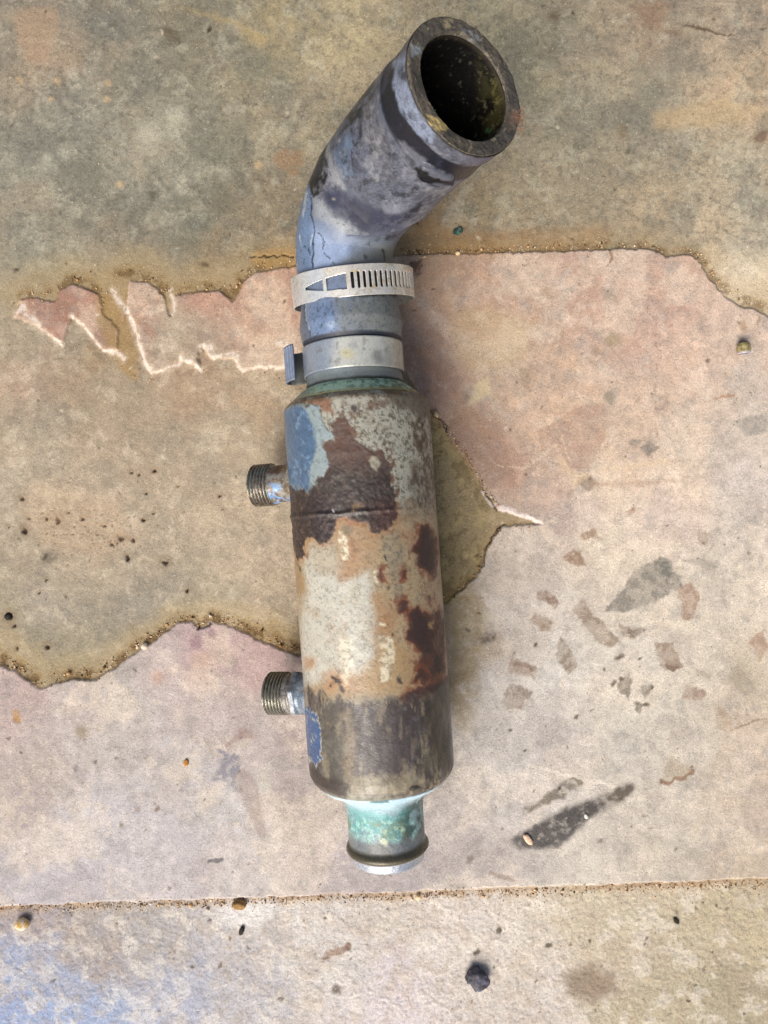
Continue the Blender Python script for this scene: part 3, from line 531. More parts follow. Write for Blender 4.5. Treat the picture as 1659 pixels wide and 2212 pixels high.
def shell_paint(p, s, t, rr):
    u, v, w1, w2 = shell_masks(p); P = Paint(u, v, (162, 162, 148), .42); P.wx = w1; P.wy = w2
    av = np.arange(len(u)); nA = fb3(p, .012, 5, 21, .62); nB = fb3(p, .003, 4, 22, .7); nC = fb3(p, .0013, 3, 23, .8); nS = fb3(p, .010, 5, 24, .62, st=(2.2, .8, 1.4)); nD = fb3(p, .024, 4, 25)
    # upper third: weathered grey coat, freckled with corrosion
    upz = 1-sst(1075, 1150, v+w2*2.5+w1*2)
    P.mix(upz*.7, av, (178, 177, 164)); P.mix(upz*sst(.48, .64, nB)*.6, av, (122, 110, 88), .7); P.mix(upz*sst(.54, .64, nC)*.55, av, (80, 70, 56), .8); P.mix(upz*sst(.62, .70, nB)*.6, av, (74, 58, 46), .8)
    P.mix(upz*sst(.55, .66, nA)*.55, av, (120, 92, 68), .75)
    P.poly(ZA([(1050, 80), (1480, 110), (1500, 330), (1400, 340), (1330, 290), (1200, 230), (1060, 200)]), (92, 80, 62), .75, soft=9, rough=.7)
    P.poly(ZA([(1310, 420), (1360, 330), (1440, 300), (1450, 440), (1420, 700), (1500, 740), (1400, 760), (1340, 620)]), (86, 72, 50), .75, soft=5, mask=sst(.38, .52, nB))
    P.poly(ZA([(1250, 1000), (1330, 760), (1420, 800), (1560, 760), (1580, 1400), (1150, 1400), (1150, 1200), (1330, 1130)]), (92, 78, 62), .8, soft=10, mask=.4+.6*sst(.38, .55, nB))
    P.poly(ZA([(210, 180), (400, 140), (520, 130), (510, 210), (540, 300), (420, 280), (400, 230), (300, 200)]), (146, 100, 66), .8, soft=5)
    P.poly(ZA([(600, 200), (700, 190), (720, 270), (660, 300), (640, 340), (600, 300)]), (106, 76, 60), .7, soft=5, mask=sst(.36, .5, nB))
    P.poly(ZA([(840, 210), (930, 150), (1040, 150), (1040, 250), (880, 260)]), (110, 80, 60), .7, soft=6, mask=sst(.36, .52, nB))
    P.poly(ZA([(900, 95), (1080, 90), (1060, 140), (940, 140)]), (72, 62, 54), .75, soft=4, mask=sst(.4, .5, nB)); P.spot(*ZA([(742, 235)])[0], 8, (66, 56, 52), .85, soft=.5)
    # middle: creamy grey coat with rust wash
    mid = sst(1075, 1150, v+w2*2.5+w1*2)*(1-sst(1480, 1540, v+w2))
    P.mix(mid, av, (178, 160, 128), .34); P.mix(mid*sst(.45, .6, nD)*.6, av, (180, 146, 106)); P.mix(mid*sst(.50, .62, nS)*.45, av, (176, 164, 138)); P.mix(mid*sst(.56, .66, nB)*.4, av, (142, 116, 82))
    P.poly(ZBm([(240, 400), (330, 280), (480, 280), (540, 420), (560, 620), (700, 600), (850, 540), (860, 800), (890, 1000), (880, 1360), (860, 1500), (560, 1540), (400, 1600), (300, 1640), (160, 1650), (170, 1200), (150, 800), (260, 760), (230, 600)]), (196, 195, 184), .92, soft=14, rough=.24, mask=.7+.3*sst(.34, .5, nA))
    P.poly(ZBm([(330, 300), (480, 280), (540, 420), (540, 600), (420, 600), (300, 500)]), (180, 166, 142), .6, soft=10)
    P.poly(ZBm([(500, 120), (700, 60), (850, 180), (960, 200), (860, 540), (700, 600), (560, 640), (560, 400), (500, 250)]), (176, 144, 106), .6, soft=16)
    P.poly(ZBm([(650, 250), (760, 300), (720, 480), (660, 620), (560, 650), (560, 600), (640, 500)]), (168, 124, 82), .5, soft=14, mask=sst(.36, .56, nA))
    P.poly(ZBm([(950, 200), (1120, 150), (1180, 450), (1160, 850), (1090, 850), (1040, 600), (980, 400)]), (140, 132, 112), .75, soft=6, mask=.45+.55*sst(.4, .55, nC), rough=.55)
    P.poly(ZBm([(860, 780), (1080, 850), (1100, 1000), (1070, 1180), (1110, 1500), (1060, 1500), (1060, 1180), (900, 1140), (890, 900)]), (174, 134, 88), .65, soft=14, mask=.35+.65*sst(.36, .56, nA))
    P.poly(ZBm([(110, 330), (180, 500), (260, 760), (250, 900), (160, 1000), (130, 700)]), (166, 134, 92), .6, soft=9, mask=.4+.6*sst(.4, .55, nA)); P.line(ZBm([(180, 500, 8), (190, 540, 10)]), (58, 62, 56), .85, soft=2)
    P.poly(ZBm([(1130, 200), (1330, 130), (1300, 300), (1220, 350), (1150, 280)]), (162, 114, 78), .6, soft=12, mask=.3+.7*sst(.4, .55, nB))
    rm = .35+.65*sst(.36, .50, nB)
    def rust(pts, core=.5):
        P.poly(pts, (122, 74, 44), .7, soft=10, grow=13, mask=sst(.53, .60, nB))
        P.poly(pts, (150, 92, 50), .75, soft=6, grow=5, mask=.3+.7*sst(.4, .52, nB)); P.poly(pts, (100, 54, 32), .95, soft=3.5, rough=.6, mask=.7+.3*rm); P.poly(pts, (62, 36, 28), .8, soft=7, grow=-7, mask=sst(.42, .56, nA+.06), rough=.7)
    rust(ZBm([(1330, 130), (1400, 125), (1480, 250), (1490, 400), (1450, 630), (1390, 580), (1290, 500), (1290, 400), (1235, 370), (1290, 280)]))
    rust(ZBm([(1180, 980), (1290, 900), (1340, 955), (1460, 975), (1500, 895), (1540, 1000), (1560, 1250), (1560, 1500), (1520, 1690), (1430, 1690), (1400, 1560), (1300, 1500), (1340, 1340), (1300, 1280), (1190, 1200), (1210, 1100)]))
    rust(ZBm([(1150, 560), (1200, 560), (1190, 640), (1150, 640)])); rust(ZBm([(1100, 860), (1160, 840), (1215, 860), (1200, 950), (1120, 945)])); rust(ZBm([(930, 545), (975, 535), (960, 600), (1000, 660), (940, 640)]))
    rust(ZBm([(1400, 780), (1440, 790), (1430, 870), (1410, 860)]))
    rust(ZCm([(1190, 375), (1265, 232), (1330, 330), (1310, 400), (1400, 380), (1500, 330), (1540, 420), (1350, 500), (1140, 600), (1050, 590), (1050, 522), (1140, 480), (1290, 410)]))
    P.poly(ZBm([(1410, 1040), (1460, 1030), (1450, 1100), (1420, 1090)]), (184, 152, 110), .8, soft=3)
    for y in (640, 665, 690, 715): P.line(ZBm([(1310, y+10, 2), (1370, y+12, 3), (1440, y-5, 2)]), (128, 84, 52), .7, soft=1.2)
    P.spot(*ZBm([(1020, 722)])[0], 5, (98, 82, 72), .8, soft=.6); P.spot(*ZBm([(1068, 1145)])[0], 3.5, (70, 58, 52), .9); P.spot(*ZBm([(1005, 435)])[0], 2.5, (60, 52, 40), .9, asp=1.8, rot=1.1); P.spot(*ZBm([(640, 165)])[0], 11, (132, 124, 104), .7, soft=.7)
    P.poly(ZCm([(150, 170), (250, 180), (255, 270), (170, 280)]), (184, 142, 96), .7, soft=7)
    P.poly(ZCm([(330, 300), (420, 250), (560, 300), (540, 420), (380, 480)]), (186, 150, 112), .6, soft=9)
    P.poly(ZCm([(900, 60), (1120, 50), (1180, 240), (1120, 460), (900, 540), (700, 460), (720, 260)]), (178, 154, 112), .6, soft=14)
    for x, y, r in ((440, 352, 4), (470, 388, 6), (500, 460, 6), (408, 425, 3), (1060, 392, 5), (555, 682, 3), (430, 895, 5), (415, 880, 4), (1195, 1395, 6), (380, 1320, 4)): P.spot(*ZCm([(x, y)])[0], r, (70, 64, 62), .85, soft=.5, asp=1.4, rot=1.2)
    # lower end: bare purple-brown scale with vertical scuffs
    lowb = ZCm([(60, 420), (150, 440), (300, 480), (420, 560), (600, 560), (700, 520), (880, 580), (1050, 575), (1350, 490), (1620, 380), (1700, 1500), (0, 1500), (0, 500)])
    dl = polysd(u+w1*1.6, v+w2*1.6+(nS-.5)*60, lowb); ml = 1-sst(-16, 8, dl)
    P.mix(ml*.95, av, (106, 96, 88), .34); P.mix(ml*sst(.42, .60, nS)*.8, av, (82, 68, 62), .5); P.mix(ml*sst(.53, .64, fb3(p, .006, 5, 26, .65, st=(2.2, .7, 1.3)))*.75, av, (172, 158, 130)); P.mix(ml*sst(.55, .66, nB)*.4, av, (134, 134, 138))
    P.poly(ZCm([(300, 600), (460, 600), (520, 900), (520, 1350), (330, 1300), (300, 1000)]), (128, 126, 112), .6, soft=12, mask=.4+.6*rm); P.poly(ZCm([(480, 700), (600, 640), (640, 900), (620, 1400), (520, 1350), (520, 1000)]), (176, 160, 128), .5, soft=10, mask=sst(.38, .52, nS))
    P.poly(ZCm([(340, 640), (440, 640), (430, 930), (360, 940)]), (86, 74, 70), .6, soft=9, mask=rm); P.poly(ZCm([(620, 640), (1000, 640), (1240, 760), (1240, 1180), (900, 1290), (660, 1180)]), (92, 82, 82), .55, soft=14, mask=.5+.5*sst(.4, .56, nS+.03))
    P.poly(ZCm([(1380, 440), (1600, 380), (1600, 1250), (1380, 1180), (1330, 900), (1300, 600)]), (66, 54, 40), .8, soft=16)  # dark right edge: brown scale, with the shaded side painted in
    P.poly(ZCm([(1260, 1040), (1400, 1080), (1380, 1200), (1260, 1260)]), (134, 130, 106), .6, soft=12)
    P.poly(ZCm([(620, 1290), (900, 1270), (1200, 1270), (1330, 1330), (1200, 1420), (900, 1470), (600, 1450)]), (170, 160, 132), .7, soft=9, mask=.4+.6*rm)
    P.poly(ZCm([(150, 1160), (240, 1230), (400, 1310), (560, 1380), (540, 1480), (300, 1420), (150, 1300)]), (76, 60, 48), .85, soft=6, mask=.4+.6*rm)
    P.poly(ZCm([(1150, 1390), (1210, 1360), (1260, 1400), (1160, 1420)]), (40, 34, 30), .85, soft=3)
    P.poly(rustbig, (120, 84, 58), .7, soft=8, grow=12, mask=sst(.52, .60, nB)); P.poly(rustbig, (176, 134, 92), .5, soft=9, grow=10, mask=sst(1060, 1110, v)*sst(.4, .55, nA))
    # the big dark rust blister across the upper half
    i, a = P.poly(rustbig, (84, 66, 54), .97, soft=3, rough=.5, mask=.8+.2*sst(.28, .42, nB))
    hot = np.zeros(len(u), f32); hot[i] = a
    P.mix(hot*(1-sst(960, 1030, v+w1*2))*.8, av, (108, 78, 62), .75); P.mix(hot*sst(.52, .60, nB)*(1-sst(990, 1050, v))*.6, av, (152, 112, 86), .75); P.mix(hot*sst(.56, .62, nC)*.3, av, (74, 54, 46), .75)
    P.mix(hot*sst(985, 1045, v+w2)*(.6+.4*nA), av, (66, 56, 49), .55)
    P.mix(hot*(1-sst(700, 760, u+w1))*sst(1050, 1090, v)*.9, av, (66, 48, 50), .5); P.mix(hot*sst(780, 830, u+w1)*sst(1060, 1110, v)*.85, av, (92, 50, 36), .65)
    P.mix(hot*sst(.58, .62, nC)*.5, av, (150, 128, 112), .3); P.mix(hot*sst(.60, .68, nB)*.35, av, (128, 96, 76)); P.mix(hot*sst(.50, .62, nB)*.45, av, (46, 36, 33))
    P.poly(ZA([(690, 1240), (730, 1190), (860, 1190), (820, 1215), (740, 1235), (720, 1260)]), (158, 132, 98), .75, soft=3, mask=sst(.4, .5, nB))
    P.poly(ZA([(850, 780), (900, 730), (960, 710), (1010, 760), (960, 800), (930, 850)]), (164, 160, 142), .9, soft=3)
    P.line(ZA([(100, 1265, 8), (300, 1280, 7), (480, 1270, 5), (700, 1262, 5)]), (40, 34, 34), .7, soft=3)
    P.poly(ZBm([(520, 100), (620, 60), (700, 60), (840, 110), (760, 130), (640, 120)]), (168, 120, 78), .7, soft=4, mask=.4+.6*rm)
    P.spot(*ZA([(520, 1272)])[0], 3, (214, 208, 214), .9, soft=.5)
    # pale glossy patches: highlights on the coat, painted into its colour
    for pts, k in ((ZBm([(555, 180), (640, 250), (655, 440), (600, 460), (550, 330)]), .8), (ZBm([(885, 550), (925, 545), (925, 620), (925, 690), (905, 680), (885, 620)]), .95), (ZBm([(905, 1050), (1000, 1050), (990, 1085), (910, 1085)]), .7), (ZBm([(930, 1180), (1075, 1180), (1080, 1420), (1040, 1590), (960, 1600), (935, 1400)]), .62), (ZBm([(560, 1150), (690, 1200), (700, 1400), (620, 1640), (560, 1450)]), .5)):
        P.poly(pts, (226, 222, 200), k, soft=3, rough=.2, mask=.25+.75*sst(.42, .54, nB))
    P.mix((1-sst(.0008, .0032, s+w1*.0001))*.7*sst(.35, .5, nB), av, (120, 96, 58), .5)
    # blue paint that is left on the near side
    edge = .55+.45*sst(.3, .45, nB)
    P.poly(blueA, (150, 164, 166), .97, soft=1.5, rough=.45, mask=.6+.4*edge); P.poly(blueIn, (88, 118, 148), .96, soft=5, rough=.33); P.poly(blueIn, (134, 162, 186), .6, soft=3, mask=sst(.46, .64, nB)*sst(.42, .62, nA))
    P.line([(a, b, .8) for a, b in blueA[2:23]], (92, 78, 62), .7, soft=1)
    P.poly(blueB, (74, 110, 156), .96, soft=1.5, rough=.3); P.poly(blueB, (182, 178, 158), .8, soft=2, mask=sst(.62, .70, nB)); P.line([(a, b, .8) for a, b in blueB[1:8]], (206, 206, 200), .7, soft=1)
    P.line(ZCm([(205, 1075, 4), (215, 1085, 3)]), (20, 22, 30), .9, soft=1)
    P.mix(sst(.58, .64, nC)*.30, av, (74, 64, 52))
    bl = np.zeros(len(u), f32)
    # underside hidden from above: old grey coat gone to rust
    und = 1-sst(.014, .026, p[:, 2]); P.mix(und*.7*sst(.4, .6, nD), av, (104, 74, 54), .7)
    P.c *= (1+(nB-.5)*.4)[:, None]; lm = P.c@np.array([.3, .5, .2], f32); P.c = P.c*.86+lm[:, None]*.14; P.c = P.c**1.32*1.04
    return P
shell_prof = [(-.0018, .0322), (-.0016, .0342), (-.0006, .0356), (.0008, .0371), (.0024, .0375), (L-.0065, .0375), (L-.0030, .0372), (L-.0004, .0361), (L+.0016, .0344), (L+.0018, .0320)]
lathe('shell', shell_prof, M_shell, root, n=440, sub=.00055, disp=shell_disp, paint=shell_paint)

def cop_paint(kind):
    def f(p, s, t, rr):
        u, v = meas(p); n = len(u); nA = fb3(p, .007, 5, 31, .6); nB = fb3(p, .0022, 4, 32, .7); av = np.arange(n); w = (fb3(p, .005, 3, 33)-.5)*14
        if kind == 'top':
            P = Paint(u, v, (176, 208, 180), .45); P.wx = w; P.wy = w*.5
            P.mix(sst(.46, .6, nA)*.7, av, (178, 212, 190), .6); P.mix(sst(.54, .62, nB)*.7, av, (76, 100, 74), .5)
            P.mix(sst(775, 825, u+w*2)*.75*sst(.34, .52, nB), av, (62, 96, 78), .4); P.mix((1-sst(.0018, .0042, -s+w*.00006))*.8, av, (146, 128, 66), .45)
            P.mix((1-sst(650, 690, u+w))*.7, av, (146, 146, 132), .5); P.mix(sst(.0080, .0098, -s)*.6*sst(.35, .55, nB), av, (40, 52, 44), .5)
        else:
            P = Paint(u, v, (128, 154, 158), .30); P.wx = w; P.wy = w*.6; q = s-L
            P.mix((1-sst(.006, .016, q+w*.0002))*.85, av, (188, 214, 228), .35)
            P.mix(sst(.010, .015, q+w*.0002)*(1-sst(.024, .030, q+w*.0003))*sst(.40, .52, nA)*.85, av, (98, 160, 160), .5)
            P.mix(sst(.014, .018, q)*(1-sst(.028, .033, q))*sst(.50, .58, nB)*.8, av, (156, 200, 188), .6); P.mix(sst(.54, .62, nA)*sst(.016, .02, q)*.6, av, (120, 124, 84), .5)
            P.mix(sst(835, 895, u+w*1.5)*.8*sst(.006, .012, q)*sst(.34, .5, nA), av, (48, 60, 52), .3); P.mix(sst(.025, .031, q+w*.0003)*.8, av, (108, 106, 108), .35); P.mix(sst(.033, .0355, q)*(1-sst(.0392, .0400, q))*.9, av, (84, 76, 56), .32, .25)
            P.mix(sst(.0396, .0402, q)*1., av, (176, 182, 192), .25, .5)
            P.line(Z(780, 1960, 4.88)([(730, 216, 4), (850, 220, 3), (930, 214, 3)]), (44, 96, 98), .85, soft=1)
            P.line(Z(780, 1960, 4.88)([(820, 650, 4), (900, 730, 6)]), (196, 200, 172), .8, soft=2.5, mask=sst(.46, .54, nB)); P.line(Z(780, 1960, 4.88)([(930, 590, 6), (1010, 560, 8), (1100, 560, 5)]), (168, 196, 170), .7, soft=4, mask=sst(.46, .56, nB))
        P.c *= (1+(nB-.5)*.35)[:, None]; return P
    return f
cd_ = lambda s, t, p: (fb3(p, .003, 3, 35)-.5)*.0004
o = lathe('end_cap', [(-.0006, .0310), (-.0016, .0338), (-.0022, .0335), (-.0042, .0313), (-.0066, .0284), (-.0082, .0262), (-.0092, .0244), (-.0150, .0238)], M_copper, root, n=256, sub=.0006, disp=cd_, paint=cop_paint('top'))
o['label'] = 'green verdigris conical end cap under the hose'
o = lathe('end_cap', [(L+.0005, .0315), (L+.0016, .0336), (L+.0024, .0338), (L+.0040, .0318), (L+.0062, .0276), (L+.0085, .0238), (L+.0115, .0212), (L+.0150, .0200), (L+.020, .0197), (L+.034, .0197), (L+.0352, .0201), (L+.0360, .0210), (L+.0370, .0215), (L+.0380, .0215), (L+.0390, .0209), (L+.0397, .0198), (L+.0402, .0193), (L+.0440, .0186), (L+.0447, .0181), (L+.0440, .0176), (L+.010, .0176)], M_copper, root, n=256, sub=.0006, disp=cd_, paint=cop_paint('bottom'))
o['label'] = 'turquoise stained copper outlet neck with rolled bead'

def fitting(s0, al, tip, coll, parent):
    c = A0+AX*s0; d = -RT*math.cos(al)+np.array([0, 0, -math.sin(al)]); pitch = .00182; tl = .0118; r0 = .0111
    nn = 160; prof = [(tip-.018, .0088), (tip-.0005, .0088), (tip, .0096)]+[(tip-.0001-k*.00009, r0) for k in range(int(tl/.00009))]+[(tip-tl-.0002, .0100)]
    def disp(s, t, p):
        a = sst(tip-tl, tip-tl+.0006, s)*(rr_at(s, tip, tl))
        ph = (s/pitch-t/(2*math.pi)) % 1; tri = .5+.5*np.cos(2*np.pi*ph)
        return np.where((s > tip-tl-.0001) & (s < tip-.00005), (tri-.62)*.00105*a-(1-sst(0, .0011, tip-s))*.0010, 0)
    def rr_at(s, a, b): return 1.0
    def paint(p, s, t, rr):
        u, v = meas(p); P = Paint(u, v, (172, 170, 158), .30, .85); av = np.arange(len(u)); nA = fb3(p, .004, 4, 41); nB = fb3(p, .0015, 3, 42)
        P.mix(sst(.45, .6, nA)*.7, av, (138, 120, 108) if not coll else (152, 150, 134), .26, .85); P.mix(sst(.55, .65, nB)*.5, av, (70, 60, 48), .5, .4); tr = .5+.5*np.cos(2*np.pi*((s/pitch-t/(2*math.pi)) % 1)); P.mix((1-sst(.15, .55, tr))*.85*(s > tip-tl), av, (40, 33, 26), .6, .2)
        P.mix(sst(.57, .67, nA)*.6, av, (176, 174, 168), .25, .9); return P
    th = lathe('thread', prof, M_thread, parent, c=c, d=d, n=nn, disp=disp, paint=paint); return c, d, th
def nipple(s0, al, tip, coll):
    c = A0+AX*s0; d = -RT*math.cos(al)+np.array([0, 0, -math.sin(al)]); tl = .0118; e = tip-tl
    if coll: prof = [(.034, .0130), (.0372, .0126), (.0388, .0112), (.0405, .0104), (.0422, .0106), (.0426, .0112), (.0454, .0112), (.0459, .0099), (.0470, .0098), (.0474, .0106), (e+.0002, .0106), (e+.0004, .0090)]
    else: prof = [(.034, .0136), (.0370, .0128), (.0388, .0112), (.0405, .0104), (.0430, .0101), (.0470, .0101), (e-.0012, .0103), (e+.0003, .0108), (e+.0005, .0090)]
    def paint(p, s, t, rr):
        u, v = meas(p); P = Paint(u, v, (136, 132, 124), .4, .2); av = np.arange(len(u)); nA = fb3(p, .0045, 4, 43); nB = fb3(p, .0018, 3, 44)
        if coll: P.mix(sst(.42, .58, nA)*.7, av, (92, 84, 82), .5); P.mix((1-sst(.0440, .0446, s))*.6, av, (108, 132, 156), .35); P.mix(sst(.56, .64, nB)*.6, av, (200, 202, 204), .3, .4)
        else:
            P.mix(sst(.42, .56, nA), av, (96, 74, 56), .5); P.spot(696, 1033, 0.1, (0, 0, 0)); P.mix(sst(.5, .6, fb3(p, .006, 3, 45))*sst(1040, 1052, v), av, (110, 146, 188), .3, 0.); P.mix(sst(.57, .64, nB)*.6, av, (188, 170, 130), .35, .3)
        P.mix(sst(.60, .66, nB)*.6, av, (44, 36, 30), .6); return P
    o = lathe('threaded_nipple', prof, M_thread, root, c=c, d=d, n=128, sub=.0005, disp=lambda s, t, p: (fb3(p, .003, 3, 46)-.5)*.0006*(1-sst(.042, .05, s))+((s > .0425) & (s < .04545) & coll)*(.0110/np.cos(np.mod(t+.3, math.pi/3)-math.pi/6)-.0112), paint=paint)
    cc, dd, th = fitting(s0, al, tip, coll, root); th.parent = o
    return o
nipple(.0379, R(16), .0612, False)
nipple(.1505, R(16), .0612, True)

# ------------------------------------------------------------------ the rubber elbow hose
C1 = A0-AX*.0655; D1 = -AX; Mp = np.array([.0341, .1770, .1146]); Nn = np.array([.510, .086, .856]); Nn /= np.linalg.norm(Nn)
st = [A0-AX*(.0082+k*.0006) for k in range(int((.0655-.0082)/.0006))]
Hh1 = C1+D1*.036+np.array([-.0065, 0, -.001]); Hh2 = Mp-Nn*.058
bz = [((1-t)**3)*C1+3*(1-t)**2*t*Hh1+3*(1-t)*t*t*Hh2+t**3*Mp for t in np.linspace(0, 1, 201)]
CL = np.array(st+bz); dl_ = np.r_[0, np.cumsum(np.linalg.norm(np.diff(CL, axis=0), axis=1))]; LT = dl_[-1]
NS = 330; ss = np.linspace(0, LT, NS); CL = np.stack([np.interp(ss, dl_, CL[:, k]) for k in range(3)], 1)
TG = np.gradient(CL, axis=0); TG /= np.linalg.norm(TG, axis=1)[:, None]
fr = []; n0 = UPV-TG[0]*np.dot(UPV, TG[0]); n0 /= np.linalg.norm(n0)
for k in range(NS):
    n0 = n0-TG[k]*np.dot(n0, TG[k]); n0 /= np.linalg.norm(n0); fr.append(n0.copy())
fr = np.array(fr); fr2 = np.cross(TG, fr)
def hose_R(s):
    return np.interp(s, [0, .0005, .0020, .0045, .0221, .0228, .0241, .0316, .0411, .055, .072, .090, .105, LT-.030, LT-.001, LT], [.0246, .0252, .0252, .0247, .0247, .0250, .0257, .0269, .0255, .0252, .0252, .0262, .0276, .0284, .0290, .0290])
NR = 300
th = np.arange(NR)/NR*2*np.pi
def sweep(S, rad, dispf=None):
    c = np.stack([np.interp(S, ss, CL[:, k]) for k in range(3)], 1); a = np.stack([np.interp(S, ss, fr[:, k]) for k in range(3)], 1); b = np.stack([np.interp(S, ss, fr2[:, k]) for k in range(3)], 1)
    s, t = np.meshgrid(S, th, indexing='ij'); rr = np.repeat(rad[:, None], NR, 1)
    e = np.cos(t)[..., None]*a[:, None]+np.sin(t)[..., None]*b[:, None]; p = c[:, None]+rr[..., None]*e
    if dispf is not None: rr = rr+dispf(s.ravel(), t.ravel(), p.reshape(-1, 3)).reshape(rr.shape); p = c[:, None]+rr[..., None]*e
    return p.reshape(-1, 3), s.ravel(), t.ravel()
ZH = Zw(720, 200, 4.608); Z1 = Zw(640, 0, 2.304); ZK = Zw(700, 640, 4.608)
ridge = ZH([(700, 1775, 1), (900, 1790, 1), (1000, 1785, 1), (1100, 1762, 1), (1280, 1690, 1), (1400, 1600, 1)])
def hose_disp(s, t, p):
    u, v = meas(p); h = (fb3(p, .02, 3, 51)-.5)*.0009+(fb3(p, .004, 3, 52)-.5)*.00018
    q = LT-s
    h -= sst(.0085, .0100, q)*(1-sst(.0205, .0225, q))*.00030                   # groove pressed by a clamp
    h += np.exp(-((q-.0245)/.0020)**2)*.00025
    # lip of the thick outer layer on the inside of the bend
    d, w = linedist(u.astype(f32), v.astype(f32), ridge)
    y0 = np.interp(u, [700, 753, 790, 830, 862, 900], [512, 508, 507, 502, 490, 470])
    m = sst(735, 800, u)*(p[:, 2] > .02)
    h += m*(1-sst(-1.5, 2.5, v-y0))*.0026*np.exp(-np.clip(y0-v, 0, 200)/55)
    # pressed mark of a clamp screw
    d2 = polysd(u, v, Z1([(930, 985), (965, 935), (1075, 985), (1140, 1010), (1130, 1045), (1010, 1035)])); h += (1-sst(-3, 1.5, d2))*.0022
    # lengthwise seam on the lower part
    d3, w3 = linedist(u.astype(f32), v.astype(f32), ZK([(285, 540, 1), (310, 700, 1), (360, 950, 1)])); h -= np.exp(-(d3/1.6)**2)*.0007
    return h
def hose_paint(p, s, t):
    u, v = meas(p); P = Paint(u, v, (114, 118, 136), .40); av = np.arange(len(u)); q = LT-s
    nA = fb3(p, .012, 5, 53, .62); nB = fb3(p, .0035, 5, 54, .68); nC = fb3(p, .0014, 3, 55, .8); w = (fb3(p, .009, 5, 56, .7)-.5)*20; w2 = (fb3(p, .009, 5, 57, .7)-.5)*20; P.wx = w; P.wy = w2
    P.mix(sst(.46, .62, nA)*.55, av, (146, 142, 152)); P.mix(sst(.48, .60, nB)*.55, av, (84, 86, 104)); P.mix(sst(.56, .64, nB)*.5, av, (158, 156, 166)); P.mix(sst(.56, .62, nC)*.4, av, (70, 72, 86))
    lowz = 1-sst(.078, .100, s+w*.0006)
    P.mix(lowz*.92, av, (136, 152, 182), .36); P.mix(lowz*sst(735, 830, u+w*2)*.85, av, (146, 150, 150), .5); P.mix(lowz*(1-sst(.030, .045, s))*sst(.44, .6, nB)*sst(740, 800, u)*.6, av, (126, 126, 114), .6)  # light blue left, greyer right: cool light from the left put into the colour
    P.poly(ZH([(40, 2300), (60, 1700), (150, 1300), (230, 1100), (260, 1400), (330, 1750), (300, 1900), (300, 2300)]), (116, 144, 182), .85, soft=3, rough=.3)
    P.poly(ZH([(300, 1700), (520, 1880), (700, 1900), (700, 2120), (300, 2160)]), (164, 182, 218), .75, soft=12, rough=.35)
    P.poly(ZH([(290, 1380), (420, 1370), (560, 1560), (760, 1640), (900, 1760), (640, 1760), (420, 1640), (330, 1560)]), (170, 172, 176), .75, soft=8)
    P.poly(ZH([(700, 2040), (1200, 1900), (1240, 2140), (760, 2160), (400, 2180)]), (142, 142, 130), .6, soft=12)
    P.line(ZH([(235, 1320, 3), (262, 1420, 5), (300, 1580, 5), (325, 1740, 5), (300, 1830, 4), (298, 1950, 5), (300, 2080, 8), (295, 2150, 10)]), (48, 52, 66), .9, soft=1.0)
    P.line(ZH([(230, 1100, 5), (170, 1300, 6), (110, 1560, 5), (75, 1720, 4)]), (60, 66, 74), .7, soft=3, mask=sst(.4, .55, nB)); P.line(ZH([(205, 1300, 10), (180, 1480, 14), (160, 1580, 6)]), (196, 194, 190), .8, soft=3, mask=sst(.42, .52, nB))
    for a in (([(200, 1900), (215, 1940)]), ([(235, 1940), (255, 2000)]), ([(150, 1960), (165, 1950)]), ([(190, 2060), (180, 2130)]), ([(400, 1880), (420, 1960)]), ([(350, 1760), (420, 1890)]), ([(420, 2000), (490, 2060)]), ([(520, 2080), (545, 2110)]), ([(240, 1950), (250, 1985)])):
        P.line(ZH([(x, y, 3.5) for x, y in a]), (46, 48, 58), .85, soft=1)
    for a in (([(135, 1780), (160, 1900)]), ([(290, 1780), (270, 1920)]), ([(70, 1920), (90, 1980)]), ([(90, 2130), (110, 2180)])): P.line(ZH([(x, y, 4) for x, y in a]), (206, 212, 222), .75, soft=1)
    dk = (50, 51, 58)
    P.poly(ZH([(235, 1010), (330, 870), (430, 690), (445, 860), (430, 1060), (460, 1130), (400, 1270), (290, 1365), (250, 1300), (235, 1150)]), dk, .9, soft=4, mask=.35+.65*sst(.33, .5, nA+.05))
    P.poly(ZH([(270, 1140), (440, 1080), (455, 1160), (400, 1270), (295, 1365), (260, 1280)]), (40, 42, 50), .9, soft=4)
    P.poly(ZH([(685, 365), (790, 330), (830, 290), (880, 360), (862, 500), (862, 740), (812, 600), (790, 440), (740, 545), (690, 440)]), dk, .88, soft=3, mask=.4+.6*sst(.36, .5, nB))
    P.poly(ZH([(540, 740), (600, 720), (635, 820), (590, 860), (545, 800)]), dk, .85, soft=3, mask=sst(.36, .48, nB)); P.line(ZH([(625, 610, 8), (690, 520, 12)]), dk, .8, soft=2)
    P.poly(ZH([(520, 830), (600, 690), (720, 560), (745, 650), (725, 950), (795, 1070), (640, 1130), (580, 1000)]), (112, 138, 168), .7, soft=8, rough=.35, mask=.35+.65*sst(.34, .5, nB)); P.line(ZH([(730, 830, 5), (745, 940, 4), (795, 1065, 4)]), (48, 50, 62), .8, soft=1.2); P.line(ZH([(715, 500, 4), (745, 620, 4), (730, 720, 3)]), (70, 78, 92), .7, soft=1.2)
    P.line(ZH([(450, 700, 22), (450, 850, 26), (480, 1000, 26), (560, 1140, 26), (640, 1250, 18)]), (164, 162, 162), .7, soft=5)
    P.poly(ZH([(900, 200), (1000, 100), (1000, 300), (1060, 640), (1170, 890), (1050, 880), (900, 720), (860, 500), (880, 380)]), (156, 150, 150), .6, soft=12, mask=.4+.6*sst(.36, .52, nB))
